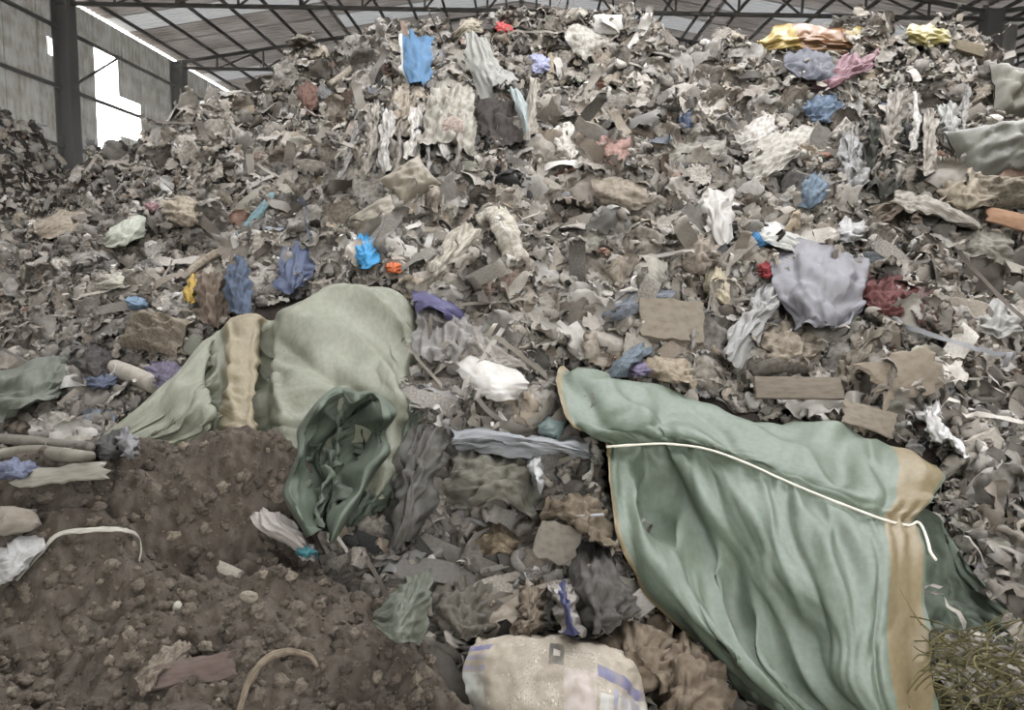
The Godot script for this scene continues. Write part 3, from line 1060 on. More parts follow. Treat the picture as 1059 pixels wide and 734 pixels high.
	# the open mouth of the sack: a lip rolled outwards around a deep pocket
	var lip := [[320, 552], [304, 526], [299, 500], [311, 470], [316, 442], [332, 418], [350, 403], [368, 411], [386, 407], [402, 428], [396, 448], [399, 466], [384, 486], [372, 510], [358, 530], [344, 558]]
	var ring := []
	for prof in [[-5, 0.10], [-3, 0.24], [2, 0.30], [6, 0.25], [13, 0.14], [24, 0.03], [34, 0.0], [44, 0.05]]:
		var l := []
		for k in lip.size():
			var q := Vector2(lip[k][0], lip[k][1])
			var mid := Vector2(lerpf(354, 334, clampf((q.y - 430.0) / 110.0, 0.0, 1.0)), clampf(q.y, 440.0, 545.0))
			var inw := (mid - q).normalized() if mid.distance_to(q) > 1.0 else Vector2.ZERO
			q += inw * minf(prof[0] * (1.0 + 0.5 * sin(k * 3.7)), mid.distance_to(q) * 0.95)
			l.append([q.x, q.y, prof[1] * (1.0 + 0.45 * sin(k * 2.9)) + 0.27 + 0.05 * sin(k * 1.7)])
		ring.append(l)
	cloth(f, net_of(ring), 110, 60, func(u, v, p): return 0.014 * sin(u * 30.0 + 3.0 * sin(u * 11.0) + v * 5.0) * v, [[0.0, 1.0, "rolled_mouth", deep, "darker green rolled-over mouth"]], Vector2(4, 2), 0.004, [0.07, 11.0, 2.5, 0.3], 0.025)
	rows = []
	for q in [[330, 425, 372, 424], [318, 455, 376, 452], [314, 485, 368, 482], [314, 515, 356, 512], [318, 545, 344, 545]]:
		var l := []
		for k in 6: l.append([lerpf(q[0], q[2], k / 5.0), lerpf(q[1], q[3], k / 5.0), 0.30 + 0.09 * sin(k * 2.3 + q[1] * 0.03)])
		rows.append(l)
	cloth(f, net_of(rows), 60, 60, func(_u, _v, _p): return 0.0, [[0.0, 1.0, "inner_fold", deep]], Vector2(2, 2), 0.004, [0.10, 5.0, 1.6, 0.3], 0.02)
	# the lower edge of the sack behind the mouth
	rows = [
		[[395, 420, 0.14], [425, 410, 0.12], [440, 425, 0.0]], [[392, 460, 0.16], [420, 452, 0.16], [445, 450, 0.02]], [[378, 500, 0.16], [405, 490, 0.18], [440, 478, 0.04]], [[365, 528, 0.12], [385, 520, 0.16], [415, 505, 0.04]], [[355, 548, 0.02], [370, 545, 0.04], [395, 530, -0.04]]]
	cloth(f, net_of(rows), 40, 50, func(u, v, p): return 0.02 * fold.get_noise_3d(p.x * 7, p.y * 5, p.z * 4), [[0.0, 1.0, "trailing_edge", deep]], Vector2(2, 2), 0.004)
	anchors.append([Vector2(300, 400), "the pale half-buried sack"])

# ------------------------------------------------------------------ single things that stand out on the heap
var taken: Array = []

func stuff_mat(c: Color, how: String) -> StandardMaterial3D:
	c = c.lerp(Color(0.56, 0.55, 0.53), 0.42 if how == "card" else 0.24) * 0.92      # all of it is dusty
	var key := "%s %s" % [how, c.to_html(false)]
	match how:
		"film": return mk(key, c, 0.55, film_tex, 1.0, null, 0.5, 0.2, 0.3)
		"woven": return mk(key, c, 0.55, weave_tex, 2.0, null, 0.5, 0.1, 0.4)
		"card": return mk(key, c, 0.95, film_tex, 0.7)
		"plastic": return mk(key, c, 0.6, film_tex, 0.6, null, 0.5, 0.0, 0.3)
		"foil": return mk(key, c, 0.3, film_tex, 1.0, null, 0.5, 0.2, 0.6)
	return mk(key, c, 0.95, dirt_tex, 1.2, null, 0.5, 0.05)

func note(px: float, py: float, w: float, h: float, phrase: String):
	taken.append(Rect2(px - w * 0.5, py - h * 0.5, w, h))
	if phrase != "-": anchors.append([Vector2(px, py), phrase])

func depth_at(px: float, py: float) -> float:
	return -soil_hit(px, py).z if py > 430 and px < 460 else -hit(px, py).z

# a mesh turned to face up and towards the front, sized to wpx x hpx as it appears from the front
func fit(o: Node3D, m: Mesh, px: float, py: float, wpx: float, hpx: float, roll: float, off: float, facing := 1.0, thick := 1.0):
	var d := depth_at(px, py + hpx * 0.3) - off
	var p := at(px, py, d)
	var n := (slope(p.x, d) + Vector3(0, 0.1, 1.0) * facing).normalized()
	var x := (view.x - n * view.x.dot(n)).normalized()
	var z := x.cross(n)
	var xr := x * cos(roll) + z * sin(roll)
	var zr := -x * sin(roll) + z * cos(roll)
	var bb := m.get_aabb().size
	var sx := wpx * d / FOCAL / bb.x
	var sz := hpx * d / FOCAL / bb.z
	o.transform = Transform3D(Basis(xr * sx, n * (minf(sx, sz) * thick), zr * sz), p)

func crump(called: String, label: String, cat: String, px: float, py: float, w: float, h: float, c: Color, how: String, sd: int, roll := 0.0, short := "", _res := 22, squash := 0.5):
	var g := RandomNumberGenerator.new()
	g.seed = sd
	var rows := []
	for j in 3:
		var r := []
		for i in 4:
			var x := (i / 3.0 - 0.5) * w * (0.86 + 0.22 * g.randf()) * (1.0 if j == 1 else 0.8)
			var y := (j / 2.0 - 0.5) * h * (0.82 + 0.3 * g.randf()) * (1.0 if i == 1 or i == 2 else 0.75)
			r.append([px + x * cos(roll) - y * sin(roll), py + x * sin(roll) + y * cos(roll)])
		rows.append(r)
	drape(called, label, cat, rows, c, how, 0.14, 1.5 if squash >= 0.5 else 2.0, short)

func solid(called: String, label: String, cat: String, m: Mesh, px: float, py: float, w: float, h: float, c: Color, how: String, roll := 0.0, short := "", facing := 1.0, thick := 1.0, off := 0.08):
	var o := part(called, m, stuff_mat(c, how), self)
	fit(o, m, px, py, w, h, roll, off, facing, thick)
	tag(o, label, cat)
	note(px, py, w, h, short if short else label)
	return o

# a cloth or sheet through four or more corners: rows of [px, py]; it lies on or hangs down the heap
func drape(called: String, label: String, cat: String, rows: Array, c: Color, how: String, off := 0.14, folds := 1.0, short := "", parts := []) -> Node3D:
	var lo := Vector2(1e9, 1e9); var hi := Vector2(-1e9, -1e9)
	for r in rows:
		for q in r:
			lo = lo.min(Vector2(q[0], q[1])); hi = hi.max(Vector2(q[0], q[1]))
	var cx := (lo.x + hi.x) * 0.5
	var dt := depth_at(cx, lo.y + 4.0); var db := depth_at(cx, hi.y - 2.0)
	dt = minf(dt, db + (hi.y - lo.y) / FOCAL * db * 1.5)
	var net := []
	var nr := 5
	for j in nr:
		var v := float(j) / (nr - 1) * (rows.size() - 1)
		var j0 := mini(int(v), rows.size() - 2)
		var l := []
		var n: int = maxi(5, rows[0].size())
		for i in n:
			var u: float = float(i) / (n - 1) * (rows[0].size() - 1)
			var i0 := mini(int(u), rows[0].size() - 2)
			var a := Vector2(rows[j0][i0][0], rows[j0][i0][1]).lerp(Vector2(rows[j0][i0 + 1][0], rows[j0][i0 + 1][1]), u - i0)
			var b := Vector2(rows[j0 + 1][i0][0], rows[j0 + 1][i0][1]).lerp(Vector2(rows[j0 + 1][i0 + 1][0], rows[j0 + 1][i0 + 1][1]), u - i0)
			var p := a.lerp(b, v - j0)
			var t := clampf((p.y - lo.y) / maxf(hi.y - lo.y, 1.0), 0.0, 1.0)
			var s := float(i) / (n - 1)
			var d := lerpf(dt, db, t) - off - off * 0.9 * sin(s * PI) * sin(clampf(t, 0.15, 1.0) * PI * 0.8) + (off * 0.8 if j == 0 else 0.0)
			l.append(at(p.x, p.y, d))
		net.append(l)
	var o := thing(called, label, cat, net[nr - 1][2])
	var sz := (hi - lo).length() / FOCAL * db
	var ragged := FastNoiseLite.new()              # uneven edges
	ragged.seed = hash(label) % 1000; ragged.frequency = 1.0
	for j in nr:
		for i in net[j].size():
			if i == 0 or j == 0 or j == nr - 1 or i == net[j].size() - 1:
				net[j][i] += Vector3(ragged.get_noise_2d(i * 7.3, j * 5.1), ragged.get_noise_2d(i * 5.7, j * 9.1 + 50), 0) * sz * 0.09
	var wr := func(_u, _v, _p): return 0.0
	var m := stuff_mat(c, how)
	var pcs := [[0.0, 1.0, parts[0] if parts.size() else "cloth", m]]
	if parts.size() > 1:
		pcs = []
		for q in parts: pcs.append(q)
	var fine := 34 if sz * FOCAL / db < 70 else 48
	cloth(o, net, fine, fine, wr, pcs, Vector2(1, 1), 0.003, ([0.06 * folds, 7.0, 1.5] if hi.y - lo.y > (hi.x - lo.x) * 0.95 else [0.06 * folds, 3.5, 3.5]), 0.015)
	if pcs.size() == 1: unwrap(o)
	note(cx, (lo.y + hi.y) * 0.5, hi.x - lo.x, hi.y - lo.y, short if short else label)
	return o

# a thing of one mesh needs no node around it
func unwrap(o: Node3D):
	var c: MeshInstance3D = o.get_child(0)
	var n := o.name
	o.remove_child(c)
	c.position = o.position
	for k in o.get_meta_list(): c.set_meta(k, o.get_meta(k))
	remove_child(o)
	o.queue_free()
	c.name = n
	add_child(c)

func rope(called: String, label: String, cat: String, path: Array, r: Array, c: Color, how: String, short := "", flat := 1.0, seg := 9, lump := 0.25):
	var pts := []
	for q in path: pts.append(at(q[0], q[1], depth_at(q[0], q[1]) - q[2]))
	var root: Vector3 = pts[0]
	var rel := []
	for p in pts: rel.append(p - root)
	var o := part(called, tube(rel, r, seg, 6, true, lump, flat), stuff_mat(c, how), self, Transform3D(Basis(), root))
	tag(o, label, cat)
	var a := Vector2(path[0][0], path[0][1]); var b := Vector2(path[path.size() - 1][0], path[path.size() - 1][1])
	var mid: Array = path[path.size() / 2]
	note(mid[0], mid[1], absf(a.x - b.x) + 8, absf(a.y - b.y) + 8, short if short else label)
	return o

func build_heroes():
	var blue := Color(0.16, 0.36, 0.54)
	var white := Color(0.86, 0.86, 0.84)
	var grey := Color(0.60, 0.60, 0.575)
	var taupe := Color(0.56, 0.52, 0.46)
	# ---- crest, left of the middle
	drape("blue_sack", "bright blue sack hanging with a white edge on the crest", "sack", [[[413, 36], [424, 34], [446, 40]], [[414, 58], [430, 60], [447, 62]], [[419, 84], [433, 88], [445, 80]]], blue, "plastic", 0.22, 0.5, "the bright blue sack", [[0.0, 0.12, "edge_strip", stuff_mat(white, "film"), "white edge"], [0.12, 1.0, "sheet", stuff_mat(blue, "plastic")]])
	drape("grey_sack", "smooth light grey sack hanging over the crest", "sack", [[[480, 36], [494, 32], [506, 42]], [[484, 62], [504, 62], [522, 70]], [[496, 104], [514, 90], [539, 82]]], Color(0.60, 0.60, 0.56), "woven", 0.28, 0.35, "the light grey hanging sack")
	drape("tarpaulin_piece", "stiff pale blue-grey strip hanging below the light grey sack", "sheet", [[[526, 92], [536, 90]], [[534, 112], [546, 112]], [[543, 139], [550, 132]]], Color(0.55, 0.60, 0.60), "plastic", 0.18, 0.2, "the pale blue-grey hanging strip")
	drape("rag", "tangled pale rag draped over the top beside the grey sack", "rag", [[[466, 36], [482, 20], [498, 22]], [[470, 42], [484, 32], [500, 34]]], Color(0.68, 0.65, 0.58), "cloth", 0.16, 1.2, "the pale rag on the very top")
	crump("red_scrap", "small bright red wrapper standing on the very top", "wrapper", 522, 29, 20, 15, Color(0.74, 0.22, 0.22), "plastic", 801, 0.2, "the red wrapper on top", 14)
	crump("lilac_pouch", "small lilac plastic pouch between the grey sack and the hanging tan strip", "bag", 557, 66, 22, 22, Color(0.56, 0.58, 0.72), "film", 802, 0.3, "the lilac pouch", 14)
	rope("fabric_strip", "long tan fabric strip hanging down below the crest", "strip", [[570, 55, 0.16], [569, 80, 0.16], [566, 105, 0.14], [568, 130, 0.08]], [0.035, 0.045, 0.04, 0.025], Color(0.62, 0.57, 0.48), "cloth", "the hanging tan strip", 0.35)
	drape("crumpled_sheet", "pale grey crumpled sheet standing on the crest right of the dip", "sheet", [[[584, 36], [600, 24], [624, 34]], [[590, 46], [606, 44], [630, 44]], [[594, 58], [606, 64], [618, 52]]], Color(0.68, 0.67, 0.64), "cloth", 0.14, 1.2, "the pale sheet right of the dip")
	solid("tray_fragment", "small white plastic tray standing upright on the crest", "tray", slab(6, 6, 1.0, 0.7, 0.06, 0.08, 811, 0.15), 629, 24, 30, 22, Color(0.80, 0.80, 0.78), "plastic", 0.05, "the small white tray on the crest", 1.6)
	drape("white_cloth", "creased white cloth below the hanging tan strip", "cloth", [[[562, 140], [576, 130], [592, 127]], [[572, 152], [584, 146], [597, 148]], [[582, 166], [590, 164], [598, 156]]], Color(0.83, 0.82, 0.79), "cloth", 0.16, 0.9, "the creased white cloth")
	drape("pink_cloth", "dusty salmon pink cloth on the upper slope", "cloth", [[[616, 146], [634, 141], [654, 142]], [[620, 154], [636, 154], [653, 156]], [[624, 168], [636, 172], [648, 166]]], Color(0.60, 0.46, 0.43), "cloth", 0.14, 1.3, "the salmon pink cloth")
	drape("hanging_rag", "bunched pale rag hanging below the blue sack", "rag", [[[410, 88], [424, 84], [444, 96]], [[404, 110], [420, 106], [440, 108]], [[396, 150], [412, 140], [428, 142]]], Color(0.66, 0.62, 0.56), "cloth", 0.16, 0.9, "the bunched rag below the blue sack")
	drape("hanging_rag", "frayed light grey rag hanging in strands beside the dark hollow", "rag", [[[446, 88], [466, 92], [486, 90]], [[440, 118], [462, 112], [490, 118]], [[430, 150], [458, 146], [492, 156]]], Color(0.66, 0.65, 0.61), "cloth", 0.18, 0.9, "the frayed grey rag by the hollow")
	solid("small_sack", "small pale pink cloth pouch hanging below the frayed rag", "pouch", pouch(821, Vector3(0.4, 0.36, 0.6), 0.12, 0.4), 466, 136, 26, 34, Color(0.72, 0.66, 0.62), "cloth", 0.5, "the pale pink pouch", 1.0)
	solid("filled_sack", "plump pale sack lying on the slope, upper of two", "sack", pillow(822, 1.0, 0.7, 0.42, 0.25), 424, 188, 50, 40, Color(0.70, 0.66, 0.57), "woven", -0.65, "the upper plump pale sack", 1.2)
	solid("filled_sack", "plump pale sack lying on the slope, lower of two", "sack", pillow(823, 1.0, 0.7, 0.4, 0.25), 388, 226, 52, 32, Color(0.68, 0.64, 0.56), "woven", -0.5, "the lower plump pale sack", 1.2)
	solid("crate_fragment", "small square of grey-beige plastic grid", "grid", slab(6, 6, 1.0, 0.9, 0.05, 0.04, 824, 0.08), 525, 204, 26, 20, Color(0.58, 0.54, 0.48), "card", 0.1, "the small plastic grid", 1.0)
	solid("cardboard_piece", "flat grey-beige cardboard right of the small plastic grid", "cardboard", slab(6, 6, 1.0, 0.8, 0.04, 0.05, 825, 0.15), 561, 192, 38, 22, Color(0.66, 0.63, 0.57), "card", 0.4, "the flat cardboard beside the grid", 1.0)
	drape("trouser_leg", "off-white sleeve-like cloth arching over, left half", "cloth", [[[432, 300], [440, 292], [450, 300]], [[446, 268], [456, 268], [466, 276]], [[470, 236], [486, 232], [500, 240]]], Color(0.72, 0.70, 0.65), "cloth", 0.16, 0.8, "the left half of the off-white arch")
	rope("trouser_leg", "off-white rolled cloth sleeve with an open round end", "cloth", [[494, 230, 0.12], [512, 222, 0.22], [523, 240, 0.24], [530, 260, 0.22], [535, 276, 0.18]], [0.07, 0.09, 0.085, 0.075, 0.08], Color(0.76, 0.74, 0.69), "cloth", "the off-white rolled sleeve", 0.7, 12, 0.5)
	# ---- crest, right
	drape("foil_sheet", "yellow and orange crumpled foil sheet on the crest", "foil sheet", [[[786, 46], [810, 30], [836, 28], [866, 30], [898, 32]], [[790, 48], [815, 44], [842, 42], [872, 46], [898, 44]], [[800, 50], [820, 52], [846, 54], [872, 56], [890, 54]]], Color(0.78, 0.63, 0.20), "foil", 0.18, 1.2, "the yellow and orange foil", [[0.0, 0.36, "yellow_panel", stuff_mat(Color(0.74, 0.62, 0.28), "foil"), "yellow end"], [0.36, 0.8, "orange_panel", stuff_mat(Color(0.52, 0.34, 0.18), "foil"), "rust-orange middle"], [0.8, 1.0, "yellow_panel", stuff_mat(Color(0.66, 0.57, 0.24), "foil"), "yellow end"]])
	drape("slate_bag", "slate blue plastic bag below the yellow foil", "bag", [[[814, 54], [836, 50], [852, 52]], [[812, 66], [840, 64], [862, 66]], [[818, 78], [842, 82], [866, 76]]], Color(0.17, 0.18, 0.23), "film", 0.16, 1.0, "the slate blue bag")
	drape("pink_bag", "dusty pink plastic bag twisted below the yellow foil", "bag", [[[864, 66], [884, 56], [908, 54]], [[846, 80], [876, 72], [904, 66]], [[832, 90], [866, 92], [892, 76]]], Color(0.44, 0.28, 0.32), "film", 0.18, 1.3, "the dusty pink bag")
	crump("yellow_foil", "small dull yellow foil on the crest in front of the column", "foil", 958, 36, 46, 22, Color(0.62, 0.57, 0.28), "foil", 831, 0.1, "the dull yellow foil by the column", 18)
	solid("board_piece", "dark brown board end jutting out at the right of the crest", "board", slab(5, 5, 1.0, 0.5, 0.12, 0.02, 832, 0.1), 1003, 50, 28, 14, Color(0.30, 0.25, 0.16), "card", 0.35, "the dark brown board end", 1.2, 1.0, 0.2)
	crump("blue_cloth", "knotted denim blue cloth on the upper right slope", "cloth", 852, 112, 46, 32, Color(0.30, 0.38, 0.48), "cloth", 833, -0.2, "the knotted denim cloth", 24, 0.4)
	crump("blue_cloth", "small navy blue cloth beside a yellow scrap on the upper slope", "cloth", 710, 120, 22, 22, Color(0.22, 0.28, 0.40), "cloth", 834, 0.0, "the small navy cloth", 14)
	drape("white_sheet", "torn white sheet on the upper right slope, upper piece", "sheet", [[[760, 138], [778, 128], [800, 120]], [[764, 150], [784, 142], [804, 132]], [[770, 160], [790, 152], [806, 140]]], Color(0.70, 0.69, 0.67), "cloth", 0.16, 0.7, "the upper torn white sheet")
	drape("white_sheet", "large off-white sheet hanging below the torn white sheet", "sheet", [[[776, 156], [808, 136], [842, 132]], [[768, 172], [804, 158], [838, 150]], [[780, 188], [800, 180], [822, 166]]], Color(0.65, 0.64, 0.61), "cloth", 0.18, 0.7, "the large off-white sheet")
	drape("grey_blanket", "long grey blanket lying level across the slope", "blanket", [[[668, 160], [710, 150], [752, 146]], [[666, 170], [710, 164], [752, 160]], [[676, 178], [712, 178], [752, 172]]], Color(0.54, 0.53, 0.50), "cloth", 0.14, 1.0, "the long grey blanket")
	rope("dark_pole", "dark grey pole lying under the long grey blanket", "pole", [[690, 174, 0.12], [722, 174, 0.16], [758, 174, 0.12]], [0.045, 0.05, 0.045], Color(0.26, 0.26, 0.25), "plastic", "the dark pole")
	drape("hanging_film", "grey translucent film hanging down on the right cliff", "film", [[[872, 140], [880, 138], [888, 144]], [[870, 166], [884, 162], [896, 170]], [[864, 198], [886, 196], [906, 192]]], Color(0.46, 0.46, 0.455), "film", 0.2, 1.3, "the hanging grey film")
	drape("blue_cloth", "dusty blue cloth hanging in the dark gap under the sheets", "cloth", [[[832, 182], [846, 180], [856, 180]], [[828, 196], [842, 194], [856, 196]], [[824, 212], [840, 214], [852, 208]]], Color(0.34, 0.42, 0.50), "cloth", 0.16, 1.0, "the dusty blue cloth in the gap")
	drape("dark_netting", "dark green-grey netting hanging on the right cliff", "netting", [[[900, 120], [916, 128], [934, 124]], [[896, 150], [916, 156], [938, 154]], [[888, 190], [914, 196], [940, 186]]], Color(0.25, 0.26, 0.235), "cloth", 0.14, 1.8, "the dark netting on the cliff")
	drape("grey_rag", "pale grey twisted rag hanging beside the dark netting", "rag", [[[972, 112], [980, 108], [990, 112]], [[974, 130], [984, 130], [992, 136]], [[976, 148], [984, 150], [990, 146]]], Color(0.58, 0.59, 0.58), "cloth", 0.18, 1.4, "the pale twisted rag")
	drape("white_sheet", "white plastic sheet curling down in the middle of the right slope", "sheet", [[[722, 204], [740, 196], [758, 200]], [[724, 218], [742, 212], [756, 214]], [[738, 248], [748, 250], [756, 244]]], Color(0.70, 0.69, 0.67), "plastic", 0.16, 1.0, "the curling white sheet")
	# big grey-green bags at the right edge
	solid("filled_sack", "big grey-green filled sack at the right edge, topmost", "sack", pillow(841, 0.8, 1.0, 0.45, 0.25), 1052, 100, 56, 66, Color(0.44, 0.43, 0.37), "woven", 0.2, "the topmost grey-green sack", 1.2)
	solid("filled_sack", "broad flat grey-green filled sack at the right edge", "sack", pillow(842, 1.0, 0.7, 0.4, 0.25), 1030, 158, 104, 62, Color(0.47, 0.47, 0.42), "woven", -0.25, "the broad grey-green sack", 1.2)
	solid("filled_sack", "lumpy taupe sack under the broad grey-green sack", "sack", pillow(843, 1.0, 0.7, 0.5, 0.4), 1042, 200, 62, 36, Color(0.50, 0.47, 0.41), "cloth", 0.1, "the lumpy taupe sack", 1.2)
	solid("cardboard_piece", "orange-brown cardboard corner at the right edge", "cardboard", slab(6, 6, 1.0, 0.5, 0.05, 0.06, 844, 0.1), 1046, 226, 52, 20, Color(0.62, 0.42, 0.28), "card", 0.3, "the orange-brown cardboard", 1.1, 1.0, 0.2)
	solid("rag_roll", "rolled taupe cloth bundle below the broad grey-green sack", "bundle", pillow(845, 1.0, 0.5, 0.4, 0.4), 926, 218, 50, 22, Color(0.55, 0.51, 0.45), "cloth", -0.2, "the rolled taupe bundle", 1.0)
	# ---- clear film group, right of the middle
	drape("film_bag", "big clear lilac-grey plastic bag on the right slope", "plastic bag", [[[796, 258], [836, 250], [872, 256], [896, 268]], [[800, 286], [834, 276], [868, 284], [898, 292]], [[812, 320], [838, 318], [864, 332], [888, 326]], [[824, 338], [842, 340], [866, 342], [882, 336]]], Color(0.43, 0.43, 0.46), "film", 0.22, 0.75, "the big lilac-grey plastic bag")
	drape("film_sheet", "white film sheet with a blue corner above the lilac-grey bag", "film", [[[768, 250], [786, 226], [812, 232], [842, 252]], [[774, 254], [792, 242], [816, 246], [842, 262]], [[786, 256], [800, 256], [820, 262], [838, 270]]], Color(0.74, 0.75, 0.73), "film", 0.18, 0.9, "the film sheet with a blue corner", [[0.0, 0.25, "blue_corner", stuff_mat(Color(0.20, 0.48, 0.72), "film"), "blue corner"], [0.25, 1.0, "sheet", stuff_mat(Color(0.74, 0.75, 0.73), "film")]])
	drape("film_strip", "long whitish plastic strip hanging from the lilac-grey bag", "film", [[[786, 292], [800, 290], [818, 300]], [[772, 324], [784, 322], [798, 326]], [[744, 366], [752, 372], [764, 376]]], Color(0.58, 0.58, 0.575), "film", 0.2, 0.6, "the long whitish strip")
	crump("red_scrap", "small crimson cloth scrap left of the lilac-grey bag", "scrap", 794, 279, 24, 18, Color(0.50, 0.10, 0.12), "cloth", 851, 0.0, "the crimson scrap", 14)
	crump("red_cloth", "dark red cloth heap right of the lilac-grey bag", "cloth", 918, 306, 62, 42, Color(0.34, 0.16, 0.16), "cloth", 852, 0.2, "the dark red cloth", 24, 0.42)
	crump("plum_cloth", "dull plum-brown cloth right of the dark red cloth", "cloth", 960, 318, 60, 40, Color(0.38, 0.29, 0.28), "cloth", 853, 0.5, "the plum-brown cloth", 24, 0.42)
	solid("slate_cushion", "flat slate-grey cushion above the dark red cloth", "cushion", pillow(854, 1.0, 0.5, 0.4, 0.2), 914, 268, 42, 16, Color(0.36, 0.39, 0.42), "cloth", 0.0, "the slate-grey cushion", 1.0)
	drape("pale_cloth", "cream cloth with a pointed corner left of the long whitish strip", "cloth", [[[732, 276], [742, 272], [750, 280]], [[728, 296], [744, 296], [754, 300]], [[736, 312], [750, 316], [764, 322]]], Color(0.72, 0.68, 0.58), "cloth", 0.16, 0.8, "the pointed cream cloth")
	# ---- boards
	solid("cardboard_box", "squashed grey-beige cardboard box on the middle slope", "box", slab(9, 9, 1.0, 0.75, 0.16, 0.03, 861, 0.10), 694, 332, 70, 50, Color(0.53, 0.48, 0.41), "card", 0.08, "the squashed cardboard box", 1.0, 1.0, 0.16)
	solid("cardboard_piece", "large torn taupe cardboard with a rounded edge", "cardboard", slab(9, 9, 1.0, 0.75, 0.03, 0.05, 862, 0.35), 938, 388, 92, 62, Color(0.54, 0.48, 0.40), "card", -0.3, "the large torn cardboard", 1.1, 1.0, 0.16)
	solid("plank", "short straight taupe plank right behind the sea-green sack", "plank", slab(12, 5, 1.0, 0.24, 0.05, 0.012, 866, 0.04), 826, 401, 92, 24, Color(0.47, 0.42, 0.36), "card", 0.02, "the short taupe plank", 1.3, 1.0, 0.2)
	solid("cardboard_piece", "taupe cardboard flap between the plank and the green sack's corner", "cardboard", slab(7, 7, 1.0, 0.6, 0.03, 0.05, 863, 0.2), 900, 432, 58, 30, Color(0.52, 0.47, 0.40), "card", 0.35, "the taupe flap behind the sack", 0.8, 1.0, 0.12)
	rope("black_sleeve", "dark grey furry sleeve lying above the plank", "sleeve", [[778, 388, 0.1], [792, 380, 0.16], [815, 378, 0.16], [838, 382, 0.1]], [0.03, 0.045, 0.05, 0.035], Color(0.34, 0.32, 0.29), "cloth", "the furry sleeve above the plank")
	drape("white_film", "crumpled bright white plastic film right of the green sack", "film", [[[946, 418], [958, 412], [972, 416]], [[956, 436], [966, 432], [974, 436]], [[962, 456], [980, 458], [1000, 472]]], Color(0.86, 0.86, 0.86), "film", 0.16, 1.2, "the bright white film")
	drape("taupe_sheet", "crumpled taupe paper sheet below the squashed box", "paper", [[[656, 374], [680, 364], [712, 366]], [[662, 384], [688, 380], [716, 384]], [[684, 398], [700, 396], [716, 400]]], Color(0.60, 0.55, 0.47), "cloth", 0.14, 1.2, "the crumpled taupe paper")
	drape("striped_cloth", "folded slate blue striped cloth left of the squashed box", "cloth", [[[640, 304], [664, 298], [700, 300]], [[624, 318], [652, 312], [686, 312]], [[616, 330], [644, 330], [672, 318]]], Color(0.40, 0.43, 0.48), "cloth", 0.15, 0.7, "the upper slate striped cloth")
	drape("striped_cloth", "slate blue ribbed cloth just above the green sack's mouth", "cloth", [[[648, 362], [662, 356], [676, 358]], [[636, 374], [650, 370], [664, 374]], [[626, 388], [638, 388], [650, 390]]], Color(0.36, 0.42, 0.48), "cloth", 0.18, 0.7, "the ribbed slate cloth")
	crump("patterned_scrap", "small lilac and pink patterned scrap below the ribbed cloth", "scrap", 660, 382, 30, 16, Color(0.45, 0.42, 0.56), "cloth", 864, 0.1, "the lilac patterned scrap", 14)
	# ---- left slope
	rope("rope_strip", "frayed pale turquoise tape lying diagonally on the left slope", "tape", [[234, 256, 0.12], [250, 242, 0.16], [266, 222, 0.16], [282, 200, 0.14]], [0.03, 0.055, 0.06, 0.03], Color(0.42, 0.56, 0.60), "cloth", "the pale turquoise tape", 0.4)
	rope("cloth_roll", "long grey-beige cloth roll in line with the turquoise tape", "cloth", [[188, 288, 0.1], [210, 270, 0.14], [236, 256, 0.12]], [0.03, 0.05, 0.035], Color(0.60, 0.56, 0.50), "cloth", "the grey-beige roll", 0.7)
	drape("blue_bag", "cobalt blue plastic bag above the pale half-buried sack", "bag", [[[294, 258], [308, 254], [326, 264]], [[284, 280], [302, 276], [322, 282]], [[280, 294], [298, 302], [316, 296]]], Color(0.20, 0.25, 0.38), "film", 0.18, 0.9, "the cobalt blue bag")
	drape("blue_cloth", "steel blue cloth hanging left of the cobalt blue bag", "cloth", [[[240, 272], [250, 266], [258, 278]], [[234, 292], [246, 290], [258, 296]], [[238, 322], [248, 326], [258, 324]]], Color(0.24, 0.30, 0.40), "cloth", 0.18, 0.9, "the hanging steel blue cloth")
	drape("brown_fringe", "brown fringed cloth hanging in strands left of the steel blue cloth", "cloth", [[[204, 282], [220, 276], [234, 284]], [[204, 306], [220, 302], [234, 308]], [[206, 330], [222, 336], [238, 330]]], Color(0.42, 0.36, 0.31), "cloth", 0.14, 2.0, "the brown fringed cloth")
	crump("yellow_scrap", "narrow yellow scrap on the brown fringed cloth", "scrap", 199, 298, 14, 34, Color(0.78, 0.64, 0.26), "plastic", 871, 0.2, "the narrow yellow scrap", 14)
	crump("cyan_scrap", "vivid sky blue plastic scrap in the middle of the slope", "scrap", 379, 260, 28, 34, Color(0.16, 0.56, 0.82), "plastic", 872, -0.3, "the sky blue scrap", 16)
	crump("orange_scrap", "small bright orange scrap beside the sky blue one", "scrap", 407, 277, 18, 12, Color(0.80, 0.34, 0.12), "plastic", 873, 0.0, "the bright orange scrap", 12)
	crump("blue_scrap", "small dull blue scrap on the left slope", "scrap", 142, 314, 24, 14, Color(0.36, 0.47, 0.58), "plastic", 874, 0.2, "the small dull blue scrap", 12)
	drape("pale_bag", "pale greenish crumpled plastic bag on the left slope", "bag", [[[112, 238], [130, 224], [150, 224]], [[108, 248], [128, 240], [152, 236]], [[112, 256], [130, 252], [148, 246]]], Color(0.68, 0.70, 0.64), "film", 0.16, 1.1, "the pale greenish bag")
	drape("pale_cloth", "flat pale grey cloth on the left slope below the pale greenish bag", "cloth", [[[96, 290], [116, 284], [144, 278]], [[100, 296], [122, 292], [142, 288]], [[108, 300], [124, 298], [140, 294]]], Color(0.68, 0.67, 0.62), "cloth", 0.14, 1.0, "the flat pale cloth")
